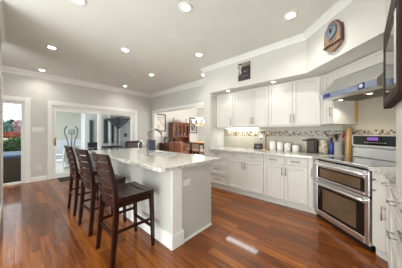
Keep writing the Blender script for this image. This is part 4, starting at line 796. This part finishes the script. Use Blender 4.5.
for sx in (-1, 1):
    b = NB(); tube(b, [(sx * 0.1, 0.15, 0.55), (sx * 0.14, 0.0, 1.0), (sx * 0.24, -0.08, 1.25), (sx * 0.27, -0.1, 1.45), (sx * 0.17, -0.14, 1.58)], [0.02, 0.02, 0.02, 0.022, 0.024], 8); mk('handlebar', b, 'charcoal', t)
    B('pedal', 'charcoal', t, (sx * 0.16 - 0.07, sx * 0.16 + 0.07, -0.4, -0.05, 0.24, 0.29), bev=0.01); b = NB(); tube(b, [(sx * 0.16, -0.1, 0.24), (sx * 0.12, 0.3, 0.36)], 0.02, 8); mk('crank', b, 'greymet', t)
def patio_chair(x, y, rz, label, m, fm):
    t = thing('patio_chair', label, 'patio chair', (x, y, -0.02), rz, 'patio chairs on the porch'); B('seat', m, t, (-0.24, 0.24, -0.22, 0.24, 0.4, 0.44), bev=0.01)
    b = NB(); xprism(b, [(-0.22, 0.45), (-0.19, 0.45), (-0.28, 0.88), (-0.31, 0.88)], -0.23, 0.23, 'x'); mk('backrest', b, m, t)
    for sx in (-1, 1):
        b = NB(); tube(b, [(sx * 0.25, 0.24, 0), (sx * 0.25, 0.22, 0.62), (sx * 0.25, -0.2, 0.64), (sx * 0.25, -0.26, 0.64)], 0.016, 7); mk('arm_frame', b, fm, t); b = NB(); tube(b, [(sx * 0.24, -0.3, 0), (sx * 0.24, -0.22, 0.42), (sx * 0.24, -0.31, 0.9)], 0.016, 7); mk('leg', b, fm, t)
patio_chair(-7.1, 1.12, R(120), 'white and light grey patio chair just outside the sliding door', 'lgrey', 'plast')
patio_chair(-8.1, 3.65, R(175), 'dark patio chair right of the patio table, nearest the parasol pole', 'charcoal', 'greymet'); patio_chair(-8.85, 2.55, R(-80), 'dark patio chair on the far side of the patio table', 'charcoal', 'greymet')
t = thing('planter_box', 'grey square planter with white rim on the porch, seen between the stools and island', 'planter', (-7.3, 2.0, -0.02)); B('body', 'greymet', t, (-0.2, 0.2, -0.2, 0.2, 0, 0.6), bev=0.006); B('rim', 'plast', t, (-0.22, 0.22, -0.22, 0.22, 0.6005, 0.64), bev=0.005)
t = thing('patio_table', 'dark round patio table in front of the parasol', 'patio table', (-7.9, 2.75, -0.02)); b = NB(); lathe(b, [(0.06, 0.7), (0.55, 0.7), (0.56, 0.715), (0.55, 0.73), (0.06, 0.73)], seg=28)
mk('top', b, 'charcoal', t)
for k in range(4): a = R(45 + 90 * k); b = NB(); tube(b, [(0.1 * math.cos(a), 0.1 * math.sin(a), 0.69), (0.3 * math.cos(a), 0.3 * math.sin(a), 0.35), (0.42 * math.cos(a), 0.42 * math.sin(a), 0)], 0.018, 7); mk('leg', b, 'greymet', t)
t = thing('parasol', 'dark parasol folded upwards into an upside-down cone on a pole', 'parasol', (-8.75, 3.5, -0.02)); b = NB(); lathe(b, [(0.22, 0), (0.22, 0.05), (0.05, 0.08), (0.03, 0.2)], seg=20); mk('base', b, 'charcoal', t); b = NB(); tube(b, [(0, 0, 0.18), (0, 0, 2.0)], 0.02, 8); mk('pole', b, 'greymet', t)
for q, m in ((0, 'slate'), (1, 'blackcan')):
    b = NB(); n_ = 8; ring = []
    tip = b.verts.new((0, 0, 1.5)); tipi = b.verts.new((0, 0, 1.58))
    idx = range(4, 8) if q == 0 else range(7, 13)
    pts_ = [(0.58 * math.cos(R(45 * i + 20)), 0.58 * math.sin(R(45 * i + 20)), 2.02 + (0.05 if i % 2 else 0)) for i in idx]
    o_ = [b.verts.new(p) for p in pts_]; i_ = [b.verts.new((p[0] * 0.93, p[1] * 0.93, p[2])) for p in pts_]
    for k in range(len(o_) - 1): b.faces.new((tip, o_[k], o_[k + 1])); b.faces.new((tipi, i_[k + 1], i_[k])); b.faces.new((o_[k], i_[k], i_[k + 1], o_[k + 1]))
    mk('canopy', b, m, t)

# ------------------------------------------------------------------ garden beyond the left glass door
bm = NB(); xprism(bm, [(-6.5, -0.12), (-8.6, -0.12), (-9.6, 0.45), (-11, 0.95), (-20, 1.2), (-20, -0.6), (-6.5, -0.6)], -3.2, 0.48, 'y'); struct('ground', bm, 'grass')
t = thing('hot_tub', 'dark brown slatted hot tub with a blue cover outside the left glass door', 'hot tub', (-7.75, -0.32, -0.12)); B('skirt', 'tubwood', t, (-0.75, 0.75, -0.75, 0.75, 0, 0.72), bev=0.02); B('cover', 'tubcov', t, (-0.77, 0.77, -0.77, 0.77, 0.721, 0.8), bev=0.025)
B('slat', 'brown', t, *[(0.75, 0.762, -0.72, 0.72, 0.04 + k * 0.1, 0.12 + k * 0.1) for k in range(7)]); B('corner_post', 'navycan', t, (0.7, 0.775, -0.08 + 0.05, 0.0 + 0.06, 0.0, 0.715), bev=0.005, label='dark blue corner strip')
def shrub(name, x, y, z, rad, m, label, n=500, size=0.06, seed=1, trunk=None, group='garden shrubs'):
    t = thing(name, label, 'shrub' if trunk is None else 'tree', (x, y, z), 0, group); rng = random.Random(seed); b = NB(); leafball(b, (0, 0, rad[2] * 0.95 + (trunk or 0)), rad, n, size, rng); mk('foliage', b, m, t)
    b = NB(); tube(b, [(0, 0, -0.02), (0.03, 0.02, rad[2] + (trunk or 0))], [0.05, 0.02], 8); mk('trunk', b, 'bark', t)
shrub('shrub', -9.75, -0.05, 0.46, (0.4, 0.42, 0.3), 'leaf1', 'dark green low shrub on the bank behind the hot tub', 700, 0.06, 2)
shrub('shrub', -9.6, -1.05, 0.36, (0.4, 0.4, 0.3), 'leaf2', 'mid green low shrub left of the dark one on the bank', 500, 0.06, 5)
shrub('shrub', -10.5, 0.1, 0.74, (0.26, 0.34, 0.22), 'leaf2', 'mid green low shrub just below the sandstone curb', 500, 0.05, 9)
tag(mk('stone_curb', (lambda b: (tube(b, [(-11.3, -1.8, 1.02), (-11.1, -0.6, 1.04), (-11.15, 0.1, 1.0), (-11.4, 0.45, 0.97)], 0.05, 8), b)[1])(NB()), 'curb'), 'pale sandstone curb curving along the red garden bed', 'curb')
b = NB(); leafball(b, (-11.9, -0.2, 1.18), (0.6, 0.55, 0.17), 900, 0.06, random.Random(4)); o = mk('red_flower_bed', b, 'redflower'); tag(o, 'bed of rusty red ground cover behind the sandstone curb', 'flower bed'); o['kind'] = 'stuff'
shrub('evergreen_tree', -13.0, -0.55, 0.98, (0.5, 0.5, 0.45), 'bluegreen', 'bluish green tree at left beyond the red bed', 900, 0.08, 6, 0.1, 'garden trees')
shrub('blossom_tree', -13.4, 0.12, 0.98, (0.3, 0.2, 0.38), 'pink', 'pink blossoming small tree beyond the red bed', 500, 0.07, 8, 0.3, 'garden trees')
shrub('evergreen_tree', -14.6, 0.1, 1.05, (0.6, 0.6, 0.46), 'leaf1', 'dark green tree behind the pink blossoming one', 900, 0.09, 12, 0.15, 'garden trees')
shrub('evergreen_tree', -14.2, -1.9, 1.05, (0.7, 0.7, 0.5), 'leaf2', 'mid green tree farthest left in the garden', 700, 0.09, 15, 0.15, 'garden trees')
